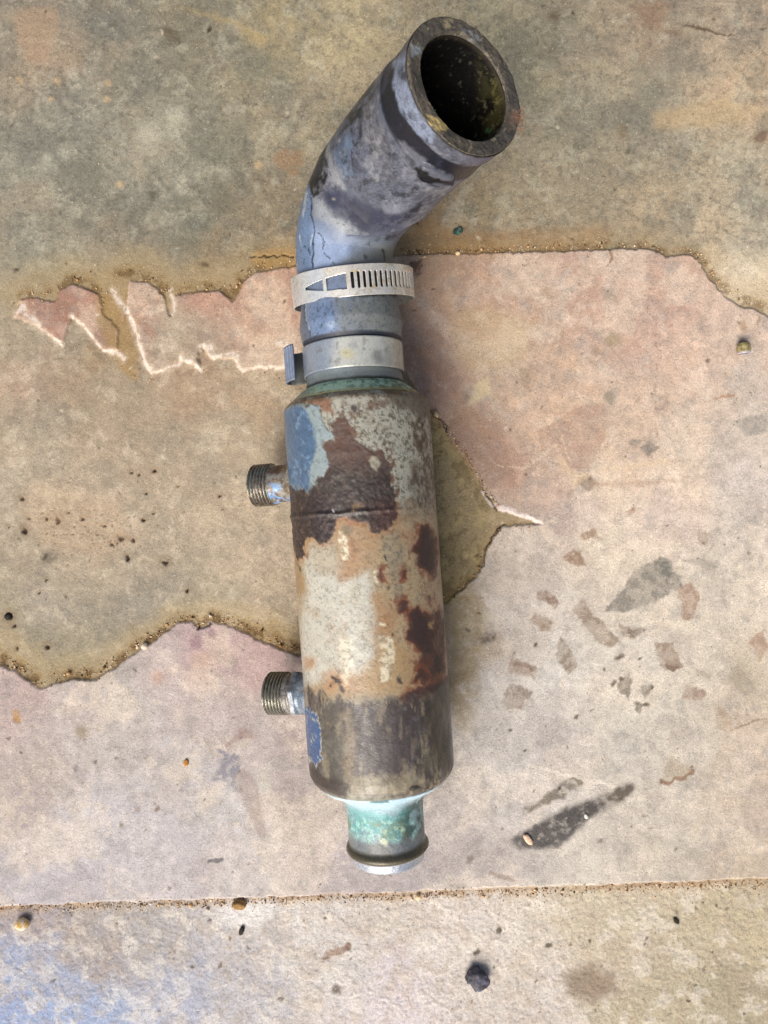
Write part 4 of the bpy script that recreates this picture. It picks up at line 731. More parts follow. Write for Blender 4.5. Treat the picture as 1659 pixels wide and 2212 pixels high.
    for x, y, r in ((915, 360, 5), (925, 425, 6), (930, 210, 4), (960, 550, 2), (970, 690, 3)): P.spot(*ZH([(x, y)])[0], r, (104, 90, 90), .7, soft=.5)
    P.mix(sst(.50, .64, fb3(p, .007, 6, 58, .72))*(1-lowz)*.5, av, (74, 76, 88)); P.mix(sst(.56, .66, fb3(p, .010, 6, 59, .72))*(1-lowz)*.45, av, (168, 166, 170)); P.mix(sst(.60, .66, fb3(p, .005, 6, 60, .75))*(1-lowz)*.6, av, (48, 48, 54))
    P.poly(ZH([(430, 1270), (640, 1300), (900, 1400), (1200, 1560), (1320, 1520), (1440, 1470), (1640, 1340), (1659, 1400), (1300, 1690), (1100, 1740), (850, 1740), (700, 1640), (520, 1540), (440, 1400)]), (72, 76, 106), .9, soft=10, rough=.36, mask=.55+.45*sst(.36, .52, nB))
    P.poly(ZH([(640, 1300), (900, 1420), (1000, 1600), (860, 1680), (700, 1560)]), (54, 58, 84), .55, soft=12, mask=sst(.4, .56, nA)); P.poly(ZH([(1300, 1540), (1480, 1450), (1660, 1340), (1659, 1420), (1330, 1640)]), (52, 48, 62), .75, soft=4, mask=sst(.34, .5, nB))
    P.poly(ZH([(1100, 1450), (1300, 1400), (1400, 1480), (1250, 1560), (1130, 1530)]), (156, 156, 172), .5, soft=8)
    P.spot(*ZH([(540, 1370)])[0], 3.2, (176, 166, 142), .6, soft=.7)
    P.poly(ZH([(940, 1840), (1050, 1810), (1020, 1880), (960, 1910), (900, 1900)]), (92, 98, 110), .7, soft=4, mask=sst(.4, .5, nB)); P.line(ZH([(1110, 1960, 10), (1110, 2040, 8)]), (60, 58, 52), .8, soft=3, mask=sst(.4, .5, nB)); P.spot(*ZH([(905, 2030)])[0], 4, (70, 70, 62), .7, soft=.6)
    P.poly(ZH([(760, 60), (1000, 0), (1000, 180), (880, 330), (700, 330), (560, 560), (460, 700), (430, 640), (640, 300)]), (56, 56, 60), .8, soft=10, mask=sst(.36, .54, nB))
    P.poly([(755, 584), (892, 590), (892, 640), (755, 640)], (40, 41, 44), .85, soft=3)  # dark patch on the rubber, painted shade behind the clamp slots
    # rings near the mouth
    ringd = sst(.0088, .0102, q+w*.00003)*(1-sst(.0215, .0235, q+w*.00003)); left = 1-sst(960, 1030, u+w*1.5)
    P.mix(ringd*.95, av, (40, 42, 62), .34); P.mix(ringd*left*(1-sst(190, 300, v))*.7, av, (54, 55, 62), .5); P.mix(ringd*sst(.54, .64, nA)*.35, av, (92, 94, 122))
    P.poly(Z1([(815, 810), (850, 820), (980, 930), (930, 960), (850, 880)]), (140, 140, 152), .7, soft=4)
    P.poly(Z1([(790, 350), (860, 300), (875, 480), (930, 600), (1040, 750), (1020, 830), (930, 780), (840, 660), (790, 520)]), (154, 164, 190), .85, soft=4, mask=.45+.55*sst(.36, .5, nB)); P.mix((1-sst(.0085, .0100, q))*sst(.53, .62, nB)*.5, av, (96, 96, 112)); P.mix((1-sst(.0085, .0100, q))*sst(980, 1060, u)*.6, av, (98, 98, 130), .42)
    for x, y, r in ((845, 430, 12), (850, 390, 8), (900, 665, 6), (905, 765, 6), (990, 803, 4), (870, 735, 9)): P.spot(*Z1([(x, y)])[0], r*.9, (62, 60, 66), .8, soft=.6, asp=1.5, rot=1., mask=sst(.35, .48, nB))
    P.mix((1-sst(.0006, .0016, q+(nB-.5)*.002))*.8, av, (70, 66, 64), .7)
    P.poly(Z1([(930, 985), (965, 935), (1075, 985), (1140, 1010), (1130, 1045), (1010, 1035)]), (132, 132, 146), .8, soft=2)
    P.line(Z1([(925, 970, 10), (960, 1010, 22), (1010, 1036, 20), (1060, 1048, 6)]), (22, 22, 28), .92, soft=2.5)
    # below the loose clamp
    P.poly(ZK([(180, 560), (285, 540), (310, 700), (365, 960), (230, 1050), (190, 800)]), (112, 124, 142), .85, soft=2.5)
    P.line(ZK([(283, 540, 5), (300, 640, 6), (325, 800, 6), (360, 950, 6)]), (56, 62, 74), .8, soft=1); P.line(ZK([(300, 560, 4), (318, 700, 5), (340, 840, 4)]), (186, 196, 208), .8, soft=1)
    P.poly(ZK([(380, 540), (560, 520), (640, 700), (620, 900), (400, 960), (340, 760)]), (126, 152, 192), .8, soft=8, rough=.35); P.spot(*ZK([(595, 790)])[0], 8, (190, 206, 228), .6, soft=.8)
    P.poly(ZK([(640, 480), (1330, 460), (1400, 760), (1380, 960), (900, 880), (700, 860)]), (146, 148, 140), .75, soft=14, mask=.6+.4*sst(.35, .55, nB)); P.mix(lowz*(1-sst(.045, .055, s))*sst(.55, .62, nC)*.4, av, (90, 92, 96))
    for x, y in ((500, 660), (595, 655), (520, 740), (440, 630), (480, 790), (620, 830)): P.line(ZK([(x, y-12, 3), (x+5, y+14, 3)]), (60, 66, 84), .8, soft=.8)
    P.mix((sst(.0211, .0218, s)*(1-sst(.0236, .0246, s+w*.00004)))*.92, av, (62, 66, 86), .5)
    P.mix((1-sst(.0058, .0068, s+w*.00002))*.75, av, (150, 156, 148), .5); P.mix((1-sst(.0012, .0024, s+w*.00008))*.85, av, (60, 66, 56), .7)
    P.c *= (1+(nB-.5)*.35)[:, None]; lm = P.c@np.array([.3, .5, .2], f32); P.c = P.c*.62+lm[:, None]*np.array([.35, .39, .41], f32); P.c = P.c**1.38*.93; return P
S_out = np.linspace(0, LT-.0004, NS); po, so, to = sweep(S_out, hose_R(S_out), hose_disp)
P = hose_paint(po, so, to)
# wall at the lower end of the hose
pe, se, te = sweep(np.zeros(5), np.linspace(.0240, .0246, 5)); P0 = Paint(*meas(pe), (78, 84, 72), .7)
allp = np.concatenate([pe, po]); me = grid_mesh('rubber_hose', allp, NS+5, NR, True, ROOT)
PP = Paint(np.zeros(1), np.zeros(1), (0, 0, 0)); PP.c = np.concatenate([P0.c, P.c]); PP.r = np.concatenate([P0.r, P.r]); PP.m = np.concatenate([P0.m, P.m]); store(me, PP)
hose = put(me, 'rubber_hose', M_rubber, root); hose['label'] = 'weathered grey-blue rubber elbow hose with thick cut mouth'
# cut rim and dark bore
RI = .0223
q = np.linspace(0, 1, 16); prof_s = []; prof_r = []
for a in q: prof_s.append(LT-.0004+.0009*math.sin(a*math.pi/2)*(1 if a < 1 else 1)); prof_r.append(.0290-.0006*(1-math.cos(a*math.pi/2)))
for a in np.linspace(0, 1, 26)[1:]: prof_s.append(LT+.0005-.0004*a); prof_r.append(.0284-(.0284-RI-.0006)*a)
for a in np.linspace(0, 1, 8)[1:]: prof_s.append(LT+.0001-.0012*a); prof_r.append(RI+.0006-.0006*a)
prof_s = np.array(prof_s); prof_r = np.array(prof_r)
# beyond the last centre point the frame is constant: extend along the mouth direction
def sweep_m(S, rad, dispf=None):
    s, t = np.meshgrid(S, th, indexing='ij'); rr = np.repeat(rad[:, None], NR, 1); e = np.cos(t)[..., None]*fr[-1]+np.sin(t)[..., None]*fr2[-1]
    c = Mp+(s-LT)[..., None]*TG[-1]; p = c+rr[..., None]*e
    if dispf is not None:
        dr, ds = dispf(s.ravel(), t.ravel(), p.reshape(-1, 3)); p = c+(rr+dr.reshape(rr.shape))[..., None]*e+ds.reshape(rr.shape)[..., None]*TG[-1]
    return p.reshape(-1, 3), s.ravel(), t.ravel()
def rim_disp(s, t, p):
    k = sst(LT-.0003, LT+.0003, s); ds = ((fb3(p, .008, 4, 61)-.5)*.0026+(fb3(p, .0016, 3, 62)-.5)*.0007)*k; return ((fb3(p, .003, 3, 63)-.5)*.0008+(fb3(p, .010, 3, 70)-.5)*.0022)*k, ds
pm, sm, tm = sweep_m(prof_s, prof_r, rim_disp); u, v = meas(pm); PR = Paint(u, v, (70, 66, 60), .75); av = np.arange(len(u)); nA = fb3(pm, .007, 5, 64, .6); nB = fb3(pm, .002, 4, 65, .7); PR.wx = (nA-.5)*16; PR.wy = (nB-.5)*10
PR.mix(sst(.45, .6, nA)*.6, av, (96, 88, 76)); PR.mix(sst(.50, .62, nB)*.6, av, (40, 37, 34)); PR.mix(sst(.60, .68, nB)*.6, av, (138, 128, 106))
PR.poly(Z1([(985, 660), (1060, 680), (1110, 740), (1060, 770), (1000, 720)]), (172, 152, 100), .85, soft=3, mask=sst(.36, .48, nB)); PR.poly(Z1([(890, 260), (950, 270), (950, 310), (900, 330)]), (132, 138, 140), .8, soft=4)
PR.poly(Z1([(1060, 110), (1150, 110), (1180, 150), (1080, 170)]), (140, 130, 104), .7, soft=4, mask=sst(.4, .5, nB)); PR.poly(Z1([(1180, 160), (1260, 180), (1300, 240), (1230, 240)]), (126, 128, 128), .7, soft=4, mask=sst(.4, .5, nB)); PR.poly(Z1([(1470, 640), (1520, 640), (1520, 720), (1460, 700)]), (112, 84, 68), .7, soft=5)
me = grid_mesh('cut_rim', pm, len(prof_s), NR, True, ROOT); store(me, PR); o = put(me, 'cut_rim', M_rubber, hose)
S_in = np.linspace(LT-.0012, LT-.085, 110); pi_, si, ti = sweep(S_in, np.full(110, RI), lambda s, t, p: (fb3(p, .012, 3, 66)-.5)*.0014+(fb3(p, .003, 3, 67)-.5)*.0005)
cc = np.repeat(np.array([[np.interp(S_in[-1], ss, CL[:, k]) for k in range(3)]]), NR, 0); pi_ = np.concatenate([pi_, cc]); si = np.r_[si, np.full(NR, S_in[-1])]
u, v = meas(pi_); PI = Paint(u, v, (17, 16, 15), .40); av = np.arange(len(u)); nA = fb3(pi_, .008, 5, 68); nB = fb3(pi_, .002, 4, 69, .7); q = LT-si
PI.mix(sst(1020, 1060, u)*(1-sst(.010, .030, q))*sst(.40, .55, nA)*.65, av, (58, 55, 26), .6); PI.mix(sst(1010, 1060, u)*(1-sst(.012, .03, q))*sst(.57, .64, nB)*.7, av, (92, 86, 48), .6); PI.mix(sst(.68, .72, nB)*.5*(1-sst(.02, .05, q)), av, (96, 92, 80)); PI.spot(*Z1([(1340, 755)])[0], 6, (70, 124, 84), .85, soft=.6, mask=sst(.4, .5, nB)); PI.mix((1-sst(.000, .004, q))*.6, av, (64, 56, 44), .7)
me = grid_mesh('bore', pi_, 111, NR, True, ROOT); store(me, PI); o = put(me, 'bore', M_rubber, hose); o['label'] = 'dark inside of the hose with green and ochre crust'
# frayed cords of the hose reinforcement
def cords(name, lst, col, parent):
    bm = bmesh.new()
    for pts, r in lst:
        pts = [Vector(p) for p in pts]; prev = None
        for k, p in enumerate(pts):
            d = (pts[min(k+1, len(pts)-1)]-pts[max(k-1, 0)]).normalized(); a = d.orthogonal().normalized(); b = d.cross(a); rr = r*(1 if k < len(pts)-1 else .3)
            ring = [bm.verts.new(p+(a*math.cos(x)+b*math.sin(x))*rr) for x in (0, 1.257, 2.513, 3.77, 5.027)]
            if prev:
                for j in range(5): bm.faces.new((prev[j], prev[(j+1) % 5], ring[(j+1) % 5], ring[j]))
            prev = ring
    me = bpy.data.meshes.new(name); bm.to_mesh(me); bm.free(); me.transform(Matrix.Translation(-Vector(ROOT)) if parent else Matrix()); me.update()
    return put(me, name, material('cord_'+name, base=col, rough=.8, bumps=()), parent)
def mouth_pt(ang, r, h=0.): return Mp+TG[-1]*(.0004+h)+r*(math.cos(ang)*fr[-1]+math.sin(ang)*fr2[-1])
def ang_of(u, v):
    best = min(range(720), key=lambda k: sum((a-b)**2 for a, b in zip([float(x[0]) for x in meas(np.array([mouth_pt(k*math.pi/360, .0262)]))], (u, v)))); return best*math.pi/360
r2_ = random.Random(3); lst = []
a0 = ang_of(*Z1([(1500, 665)])[0])
for k in range(26):
    a = a0+r2_.gauss(0, .09); p = mouth_pt(a, .0285); q_ = [p]
    for j in range(4): q_.append(q_[-1]+.0010*(math.cos(a)*fr[-1]+math.sin(a)*fr2[-1])*r2_.uniform(-.2, 1)+np.array([r2_.gauss(0, .0006) for _ in range(3)]))
    lst.append((q_, .00013))
cords('frayed_cord', lst, (126, 94, 76), hose)
lst = []; a0 = ang_of(*Z1([(990, 590)])[0])
for k in range(4):
    a = a0+.05*k; p = mouth_pt(a, .0236-.0003*k, -.0003); q_ = [p]
    for j in range(4): q_.append(q_[-1]-.0007*(math.cos(a)*fr[-1]+math.sin(a)*fr2[-1])+np.array([r2_.gauss(0, .00022) for _ in range(3)])-TG[-1]*.0004)
    lst.append((q_, .00012))
o = cords('frayed_cord', lst, (150, 154, 156), hose)

# ------------------------------------------------------------------ tight band clamp on the hose
bandp = [(-.0147, .0251), (-.0147, .02585), (-.0152, .0260), (-.0290, .0260), (-.0296, .02585), (-.0296, .0251)]
def band_paint(p, s, t, rr):
    u, v = meas(p); P = Paint(u, v, (190, 192, 184), .38, .30); av = np.arange(len(u)); nA = fb3(p, .010, 4, 71); nB = fb3(p, .003, 4, 72, .7); P.wx = (nA-.5)*14; P.wy = (nB-.5)*8
    P.mix((1-sst(690, 740, u+(nA-.5)*40))*.8, av, (124, 138, 160), .35, .4); P.mix(sst(.52, .64, nA)*.5, av, (150, 152, 148)); P.poly(Z(640, 600, 3.19)([(930, 870), (1000, 880), (1020, 960), (960, 990), (920, 930)]), (118, 118, 114), .7, soft=7)  # bluish left end: sky reflection painted into the steel
    P.spot(*Z(640, 600, 3.19)([(725, 905)])[0], 11, (196, 186, 136), .6, soft=.6, asp=1.4); P.mix(sst(.60, .68, nB)*.5, av, (112, 112, 106)); P.mix(sst(815, 860, u)*.35, av, (150, 148, 134)); return P
clamp2 = lathe('band_clamp', bandp, M_band, root, n=256, sub=.0005, paint=band_paint)
clamp2['label'] = 'plain grey steel band clamp tight round the hose end'
# its corrugated tail bent out to the left
path = [(-.0252, -.0045), (-.0275, -.0082), (-.0310, -.0096), (-.0342, -.0088), (-.0356, -.0058), (-.0354, -.0020), (-.0338, .0020), (-.0318, .0052), (-.0300, .0072)]
path = np.array(path); dd = np.r_[0, np.cumsum(np.linalg.norm(np.diff(path, axis=0), axis=1))]; tt = np.linspace(0, dd[-1], 120)
px = np.interp(tt, dd, path[:, 0]); pz = np.interp(tt, dd, path[:, 1])
kern = np.ones(9)/9; px = np.r_[px[:4], np.convolve(px, kern, 'valid'), px[-4:]]; pz = np.r_[pz[:4], np.convolve(pz, kern, 'valid'), pz[-4:]]
tx, tz = np.gradient(px), np.gradient(pz); ln = np.hypot(tx, tz); nx, nz = -tz/ln, tx/ln
face = sst(.42, .50, tt/dd[-1]); rib = face*(.5+.5*np.cos(2*np.pi*(tt-tt[0])/.0030))*.00060
W = np.linspace(-.5, .5, 24); pts = []
for side in (0, 1):
    for w_ in (W if side == 0 else W[::-1]):
        ribm = sst(.5, .40, abs(w_)) if abs(w_) < .5 else 0
        off = (.0 if side == 0 else .0008)
        x = px+nx*(-(rib*ribm)+off); z = pz+nz*(-(rib*ribm)+off); wid = .0166+.0016*face
        sh = -.0222+w_*wid-.0006*face
        pts.append(A0[None]+AX[None]*(sh)[:, None]+RT[None]*x[:, None]+UPV[None]*z[:, None])
pts = np.array(pts).transpose(1, 0, 2).reshape(-1, 3)
me = grid_mesh('clamp_tail', pts, 120, 48, True, ROOT); u, v = meas(pts); PT = Paint(u, v, (150, 164, 188), .35, .5); nA = fb3(pts, .004, 4, 73); PT.mix(sst(.5, .62, nA)*.5, np.arange(len(u)), (120, 134, 158), .4); fcs = np.repeat(face, 48); PT.mix((1-fcs)*.8, np.arange(len(u)), (78, 76, 58), .5, .3); PT.mix((1-fcs)*sst(.52, .6, nA)*.6, np.arange(len(u)), (112, 104, 72), .5, .2); ribr = np.repeat(rib/.00060, 48); PT.mix((1-ribr)*fcs*.55, np.arange(len(u)), (82, 92, 112), .5, .3); store(me, PT)
bm = bmesh.new(); bm.from_mesh(me); bmesh.ops.holes_fill(bm, edges=[e for e in bm.edges if e.is_boundary], sides=0); bmesh.ops.recalc_face_normals(bm, faces=bm.faces); bm.to_mesh(me); bm.free()
put(me, 'clamp_tail', M_band, clamp2)

# ------------------------------------------------------------------ loose worm-drive clamp ring
nrm = np.array([-.095, 1, .154]); nrm /= np.linalg.norm(nrm); rc = np.array([-.0157, .1094, .0322])+nrm*.0001; RR_ = .0317; BW = .0148
rx = np.array([1, 0, 0.])-nrm*nrm[0]; rx /= np.linalg.norm(rx); rz = np.cross(rx, nrm); rz = rz if rz[2] > 0 else -rz
NT, NW = 900, 54; tt = np.arange(NT)/NT*2*np.pi-np.pi; ww = np.linspace(0, 1, NW)
tg, wg = np.meshgrid((tt+np.pi/NT), (ww[:-1]+ww[1:])/2, indexing='ij')            # face centres
deg = np.degrees(tg); hole = np.zeros(deg.shape, bool)
arc = np.radians(deg)*RR_; hw = (wg-.5)*BW
for k in range(21):
    c0 = math.radians(2.2+5.25*k)*RR_; ax_, ay_ = np.abs(arc-c0), np.abs(hw-.0002)
    hole |= (np.hypot(ax_, np.clip(ay_-.0033, 0, 1)) < .00068)
def quad(d0, d1, lo0, lo1, hi0, hi1):
    f = (deg-d0)/(d1-d0); return (f > 0) & (f < 1) & (wg > lo0+(lo1-lo0)*f) & (wg < hi0+(hi1-hi0)*f)
hole |= quad(-21.5, -3.3, .27, .25, .66, .74) | quad(-45.5, -24.8, .42, .28, .50, .64)
def ring_pts(r):
    a = np.repeat(tt, NW); w_ = np.tile(ww, NT); r = r+(fb3(np.stack([np.cos(a)*.03, np.sin(a)*.03, w_*.01], 1), .02, 2, 75)-.5)*.0008
    return rc+r[:, None]*(np.sin(a)[:, None]*rx+np.cos(a)[:, None]*rz)+nrm*((w_-0)*BW)[:, None]
outer = ring_pts(RR_+.00035); inner = ring_pts(RR_-.00035); npnt = len(outer)
fi, fj = np.nonzero(~hole); a = fi*NW+fj; b = fi*NW+fj+1; c = ((fi+1) % NT)*NW+fj+1; d = ((fi+1) % NT)*NW+fj
Q = [np.stack([a, b, c, d], 1), np.stack([a, d, c, b], 1)+npnt]
def wall(m, e0, e1): Q.append(np.stack([e0[m], e1[m], e1[m]+npnt, e0[m]+npnt], 1))
solid = ~hole; I, J = np.meshgrid(np.arange(NT), np.arange(NW-1), indexing='ij')
nxt = np.roll(solid, -1, 0); prv = np.roll(solid, 1, 0); upn = np.concatenate([solid[:, 1:], np.zeros((NT, 1), bool)], 1); dnn = np.concatenate([np.zeros((NT, 1), bool), solid[:, :-1]], 1)
A_ = I*NW+J; B_ = I*NW+J+1; C_ = ((I+1) % NT)*NW+J+1; D_ = ((I+1) % NT)*NW+J
wall(solid & ~nxt, C_, D_); wall(solid & ~prv, A_, B_); wall(solid & ~upn, B_, C_); wall(solid & ~dnn, D_, A_)
CR = (float(rc[0]), float(rc[1]), 0.)
allp = np.concatenate([outer, inner]); me = bpy.data.meshes.new('steel_band'); me.vertices.add(len(allp)); me.vertices.foreach_set('co', (allp-np.array(CR)).astype(f32).ravel()); set_quads(me, np.concatenate(Q))
u, v = meas(allp); PT = Paint(u, v, (214, 212, 204), .30, .50); nA = fb3(allp, .010, 4, 76); nB = fb3(allp, .003, 4, 77, .7); av = np.arange(len(u)); PT.mix(sst(.48, .6, nA)*.5, av, (186, 180, 170), .38, .5); PT.mix(sst(.55, .66, nB)*.45, av, (146, 136, 122), .5, .4); PT.mix((1-sst(680, 720, u+(nA-.5)*60))*.5, av, (190, 200, 212), .3, .5); PT.mix(sst(.6, .66, nB)*sst(.5, .6, nA)*.7, av, (168, 148, 100), .5, .3)
store(me, PT)
bm = bmesh.new(); bm.from_mesh(me); bmesh.ops.delete(bm, geom=[x for x in bm.verts if not x.link_faces], context='VERTS'); bmesh.ops.recalc_face_normals(bm, faces=bm.faces); bm.to_mesh(me); bm.free()
me.attributes.new('sharp_face', 'BOOLEAN', 'FACE') if 'sharp_face' not in me.attributes else None
cl = bpy.data.objects.new('hose_clamp', None); scene.collection.objects.link(cl); cl.location = CR; cl.empty_display_size = .03
tag(cl, 'loose slotted stainless worm drive hose clamp ring hanging round the hose neck', 'hose clamp')
put(me, 'steel_band', M_band, cl)
# worm screw housing under the ring, where it meets the floor side
def part_box(name, c, ax3, half, bev, mat, parent, org):
    bm = bmesh.new(); bmesh.ops.create_cube(bm, size=2); M = Matrix(((ax3[0][0]*half[0], ax3[1][0]*half[1], ax3[2][0]*half[2], c[0]-org[0]), (ax3[0][1]*half[0], ax3[1][1]*half[1], ax3[2][1]*half[2], c[1]-org[1]), (ax3[0][2]*half[0], ax3[1][2]*half[1], ax3[2][2]*half[2], c[2]-org[2]), (0, 0, 0, 1)))
    bmesh.ops.transform(bm, matrix=M, verts=bm.verts); bmesh.ops.bevel(bm, geom=bm.edges[:], offset=bev, segments=2, affect='EDGES'); me = bpy.data.meshes.new(name); bm.to_mesh(me); bm.free(); return put(me, name, mat, parent)

# ------------------------------------------------------------------ grit, pebbles and litter
def ico(sub):
    bm = bmesh.new(); bmesh.ops.create_icosphere(bm, subdivisions=sub, radius=1); v = np.array([x.co[:] for x in bm.verts]); f = np.array([[y.index for y in x.verts] for x in bm.faces]); bm.free(); return v, f
iv, if_ = ico(1)
gp = random.Random(11); gr = np.random.default_rng(12); stones = []
def along(line, dens, spread, size, off=(0, 0)):
    for (ax1, ay1, w1_), (bx1, by1, w2_) in zip(line[:-1], line[1:]):
        ln_ = math.hypot(bx1-ax1, by1-ay1); n_ = int(ln_*dens+gp.random())
        for _ in range(n_):
            t = gp.random(); sp = (w1_+(w2_-w1_)*t)*spread
            stones.append((ax1+(bx1-ax1)*t+gp.gauss(0, sp)+off[0], ay1+(by1-ay1)*t+gp.gauss(0, sp)+off[1], size*math.exp(gp.gauss(-.35, .45))))
for s, k in zip(silt, (.24, .28, .30, .50, .18, .46)): along(s, k, .50, 3.3, (0, -2)); along(s, k*1.4, .9, 1.6, (0, -4))
along([(-40, 1969, 8), (420, 1955, 8), (830, 1942, 9), (1240, 1927, 9), (1700, 1911, 9)], .75, .55, 3.0); along([(-40, 1972, 12), (420, 1958, 12), (830, 1945, 14), (1700, 1915, 14)], .5, .7, 1.9)
along(ZL([(300, 560, 10), (500, 620, 10), (700, 720, 12), (850, 760, 10), (1000, 740, 10), (1200, 690, 8), (1350, 730, 8), (1560, 720, 8)]), .22, .6, 1.8)
along([(880, 540, 8), (1100, 535, 8), (1300, 528, 8)], .2, .8, 2.0)
along([(0, 1990, 40), (1659, 1960, 45)], .10, .8, 1.5); along([(0, 1100, 300), (600, 1100, 300)], .06, .6, 1.4); along([(0, 300, 160), (1659, 300, 160)], .03, .9, 1.4); along([(1000, 1500, 300), (1659, 1200, 300)], .05, .6, 1.2)
tones = [(182, 140, 92), (206, 168, 120), (150, 112, 66), (216, 190, 150), (120, 90, 56), (196, 182, 160), (96, 74, 48), (188, 150, 112), (226, 208, 180)]
VV = []; FF = []; CC = []; k = 0
for (u, v, r) in stones:
    x, y, _ = floor_at(u, v); rad = r*.264e-3*.62
    d = abs(float(y)) < .30 and abs(float(x)) < .23
    if not d: continue
    m = gr.normal(size=(3, 3)); qm, _ = np.linalg.qr(m); sc = np.array([1, gr.uniform(.65, 1), gr.uniform(.45, .8)])
    vv = iv*(1+gr.normal(0, .12, (len(iv), 1))); vv = (vv*sc)@qm.T*rad
    VV.append(vv+np.array([x, y, ground(x, y)+rad*.35])); FF.append(if_+k*len(iv)); c = lin(tones[gr.integers(len(tones))])*gr.uniform(.7, 1.15); CC.append(np.tile(c, (len(iv), 1))); k += 1
VV = np.concatenate(VV); FF = np.concatenate(FF); CC = np.concatenate(CC)
me = bpy.data.meshes.new('sand_grit'); me.vertices.add(len(VV)); me.vertices.foreach_set('co', VV.astype(f32).ravel()); set_quads(me, FF)
PG = Paint(VV[:, 0], VV[:, 1], (0, 0, 0), .8); PG.c = CC.astype(f32); store(me, PG)
tag(put(me, 'sand_grit', M_stone), 'brown sand and grit gathered along the broken edges and slab joints', kind='stuff')

def pebble(name, u, v, size, asp, rot, col, label, cat, seed, flat=.6, col2=None, rough=.75, lump=.12, sub=3, group=None, sink=.15):
    x, y, _ = floor_at(u, v); z = ground(x, y); vv, ff = ico(sub); vv = vv.copy()
    n = fb3(vv+seed*3.3, .9, 3, seed); n_ = fb3(vv+seed, .3, 3, seed+1); vv *= (1+(n-.5)*lump*4+(n_-.5)*lump*1.4)[:, None]
    a, b, c = size*.264e-3/2*asp, size*.264e-3/2, size*.264e-3/2*flat*1.0
    p = vv*np.array([a, b, c]); cr, sr = math.cos(rot), math.sin(rot); p = np.stack([p[:, 0]*cr-p[:, 1]*sr, p[:, 0]*sr+p[:, 1]*cr, p[:, 2]], 1); p[:, 2] += c*(1-sink)
    me = bpy.data.meshes.new(name); me.vertices.add(len(p)); me.vertices.foreach_set('co', p.astype(f32).ravel()); set_quads(me, ff)
    PB = Paint(p[:, 0], p[:, 1], col, rough); nn = fb3(vv, .5, 4, seed+2)
    if col2: PB.mix(sst(.46, .58, nn), np.arange(len(p)), col2)
    PB.c *= (.8+.4*fb3(vv, .2, 3, seed+3))[:, None]; store(me, PB); o = put(me, name, M_stone, None, (x, y, z)); return tag(o, label, cat, group)
pebble('pebble', 46, 1997, 26, 1.25, .25, (198, 160, 96), 'ochre pebble at the far left just below the lower slab joint', 'pebble', 1, .85, (222, 210, 186))
pebble('pebble', 517, 1956, 21, 1.5, .15, (128, 96, 54), 'brown pebble lodged in the slab joint below the exchanger', 'pebble', 2, .8, (160, 126, 78))
pebble('pebble', 312, 1396, 14, 1.1, .4, (214, 200, 178), 'whitish pebble on the edge of the skim coat left of the exchanger', 'pebble', 3, .8)
pebble('pebble', 1140, 1812, 13, 2.1, -.95, (226, 190, 160), 'small pale pink stone chip at the end of the oily streak', 'stone chip', 4, .6)
pebble('pebble', 1265, 1762, 8, 1.5, -1.1, (206, 206, 196), 'tiny white stone chip on top of the oily streak', 'stone chip', 5, .7)
pebble('pebble', 989, 546+81-27-54+1, 9, 1.1, 0, (226, 196, 150), 'tiny cream pebble in the upper slab joint right of the hose', 'pebble', 6, .9)
pebble('paint_flake', 990, 499, 16, 1.45, .55, (42, 62, 56), 'dark green flake lying right of the elbow hose', 'flake', 7, .35, (84, 112, 98), lump=.2)
pebble('tar_lump', 1031, 2114, 42, 1.0, .8, (64, 62, 68), 'dark grey crumbly lump on the pale slab at the bottom', 'tar lump', 8, .55, (92, 92, 104), lump=.30, sub=4, rough=.5)
pebble('pebble', 1042, 2119, 9, 1.6, -.8, (240, 236, 226), 'bright white chip stuck to the dark crumbly lump', 'stone chip', 9, .9, sink=-2.2)
pebble('dirt_crumb', 15, 1333, 15, 1.15, .6, (30, 26, 22), 'black round crumb near the left picture edge', 'crumb', 10, .6, lump=.2)
pebble('dirt_crumb', 521, 2014, 11, 2.0, 1.2, (40, 36, 34), 'black elongated crumb just below the brown pebble in the joint', 'crumb', 11, .6, lump=.2)
pebble('dirt_crumb', 1464, 1994, 9, 1.8, -.9, (44, 36, 24), 'small dark crumb on the bottom right slab', 'crumb', 12, .5, lump=.2)
pebble('rust_flake', 402, 1910-262, 11, 1.4, 1.3, (172, 118, 52), 'orange brown flake on the smooth floor left of the lower nipple', 'flake', 13, .4, lump=.2)
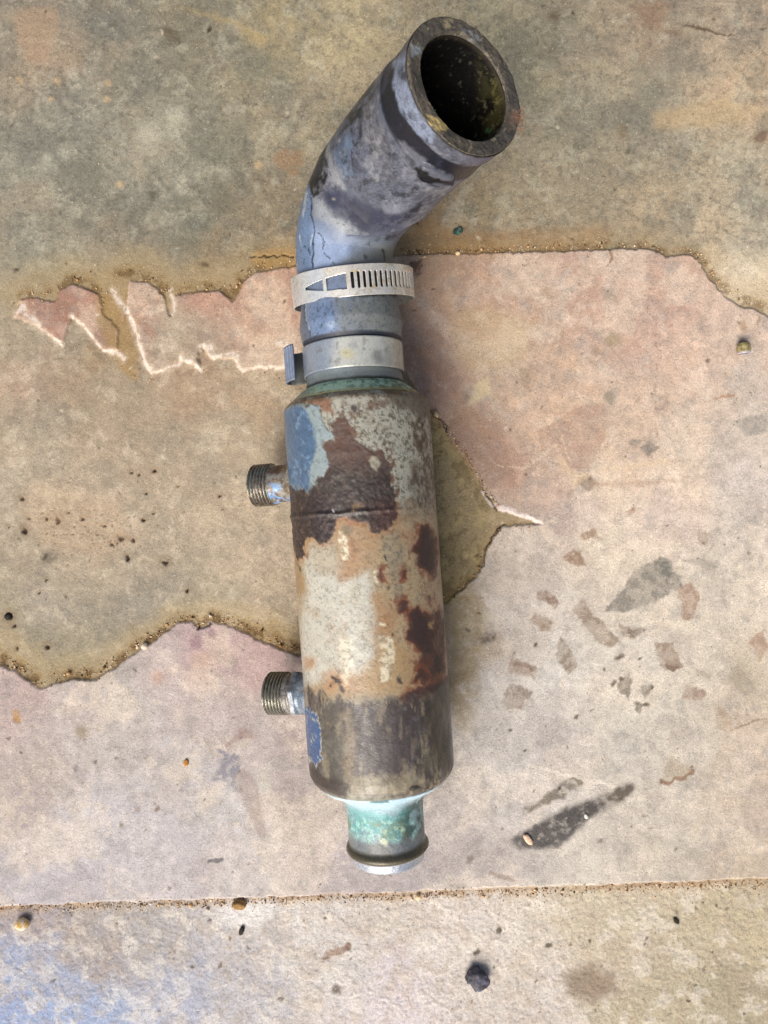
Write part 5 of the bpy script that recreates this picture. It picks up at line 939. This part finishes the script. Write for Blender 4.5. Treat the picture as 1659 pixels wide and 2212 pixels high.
# a little hollow cap lying on its side
x, y, _ = floor_at(1600, 753); z0 = ground(x, y)
def cap_paint(p, s, t, rr):
    P = Paint(p[:, 0], p[:, 1], (150, 138, 96), .45); n = fb3(p, .0015, 3, 91); av = np.arange(len(p)); P.mix(sst(.45, .6, n)*.7, av, (92, 82, 48)); P.mix(sst(.0058, .0066, s)*.9, av, (168, 160, 172), .3); P.mix((rr < .0030)*.95, av, (40, 34, 44)); return P
o = lathe('hollow_cap', [(0, .0004), (.0003, .0018), (.0012, .0030), (.0028, .0037), (.0060, .0036), (.0070, .0034), (.0072, .0030), (.0066, .0027), (.0020, .0022)], M_copper, None, c=np.array([0, .0036, .0036]), d=np.array([.10, -1, -.05]), n=64, sub=.0003, paint=cap_paint)
o.location = (x, y, z0); tag(o, 'small hollow olive brown cap lying at the right edge of the floor', 'cap')
def twig(name, pts, r, col, label, seed):
    rr = random.Random(seed); x0, y0, _ = floor_at(pts[0][0], pts[0][1]); z0 = ground(x0, y0); P3 = []
    for u, v in pts: a, b, _ = floor_at(u, v); P3.append((a-x0, b-y0, r*1.1+abs(rr.gauss(0, .0002))))
    bm = bmesh.new(); prev = None
    for k, p in enumerate(P3):
        p = Vector(p); d = (Vector(P3[min(k+1, len(P3)-1)])-Vector(P3[max(k-1, 0)])).normalized(); a = d.orthogonal().normalized(); b = d.cross(a); q_ = r*(.5 if k in (0, len(P3)-1) else 1)
        ring = [bm.verts.new(p+(a*math.cos(x)+b*math.sin(x))*q_) for x in (0, 1.05, 2.09, 3.14, 4.19, 5.24)]
        if prev:
            for j in range(6): bm.faces.new((prev[j], prev[(j+1) % 6], ring[(j+1) % 6], ring[j]))
        else: bm.faces.new(ring[::-1])
        prev = ring
    bm.faces.new(prev); me = bpy.data.meshes.new(name); bm.to_mesh(me); bm.free(); me.shade_smooth()
    return tag(put(me, name, material('dry_'+name, base=col, rough=.7, bumps=((900, .4, .0003),)), None, (x0, y0, z0)), label, 'twig')
twig('twig', Z(1020, 540, 8.295)([(175, 680), (205, 735), (245, 780), (290, 815)]), .00045, (66, 46, 26), 'short dark curved twig on silt right of the hose clamp', 1)
twig('twig', Z(1020, 540, 8.295)([(305, 870), (345, 855), (380, 825)]), .00055, (214, 190, 150), 'pale straw bit touching the dark curved twig', 2)
twig('twig', Z(1020, 540, 8.295)([(170, 115), (195, 145), (220, 158)]), .0004, (54, 42, 30), 'tiny dark twig beside the lower bend of the hose', 3)
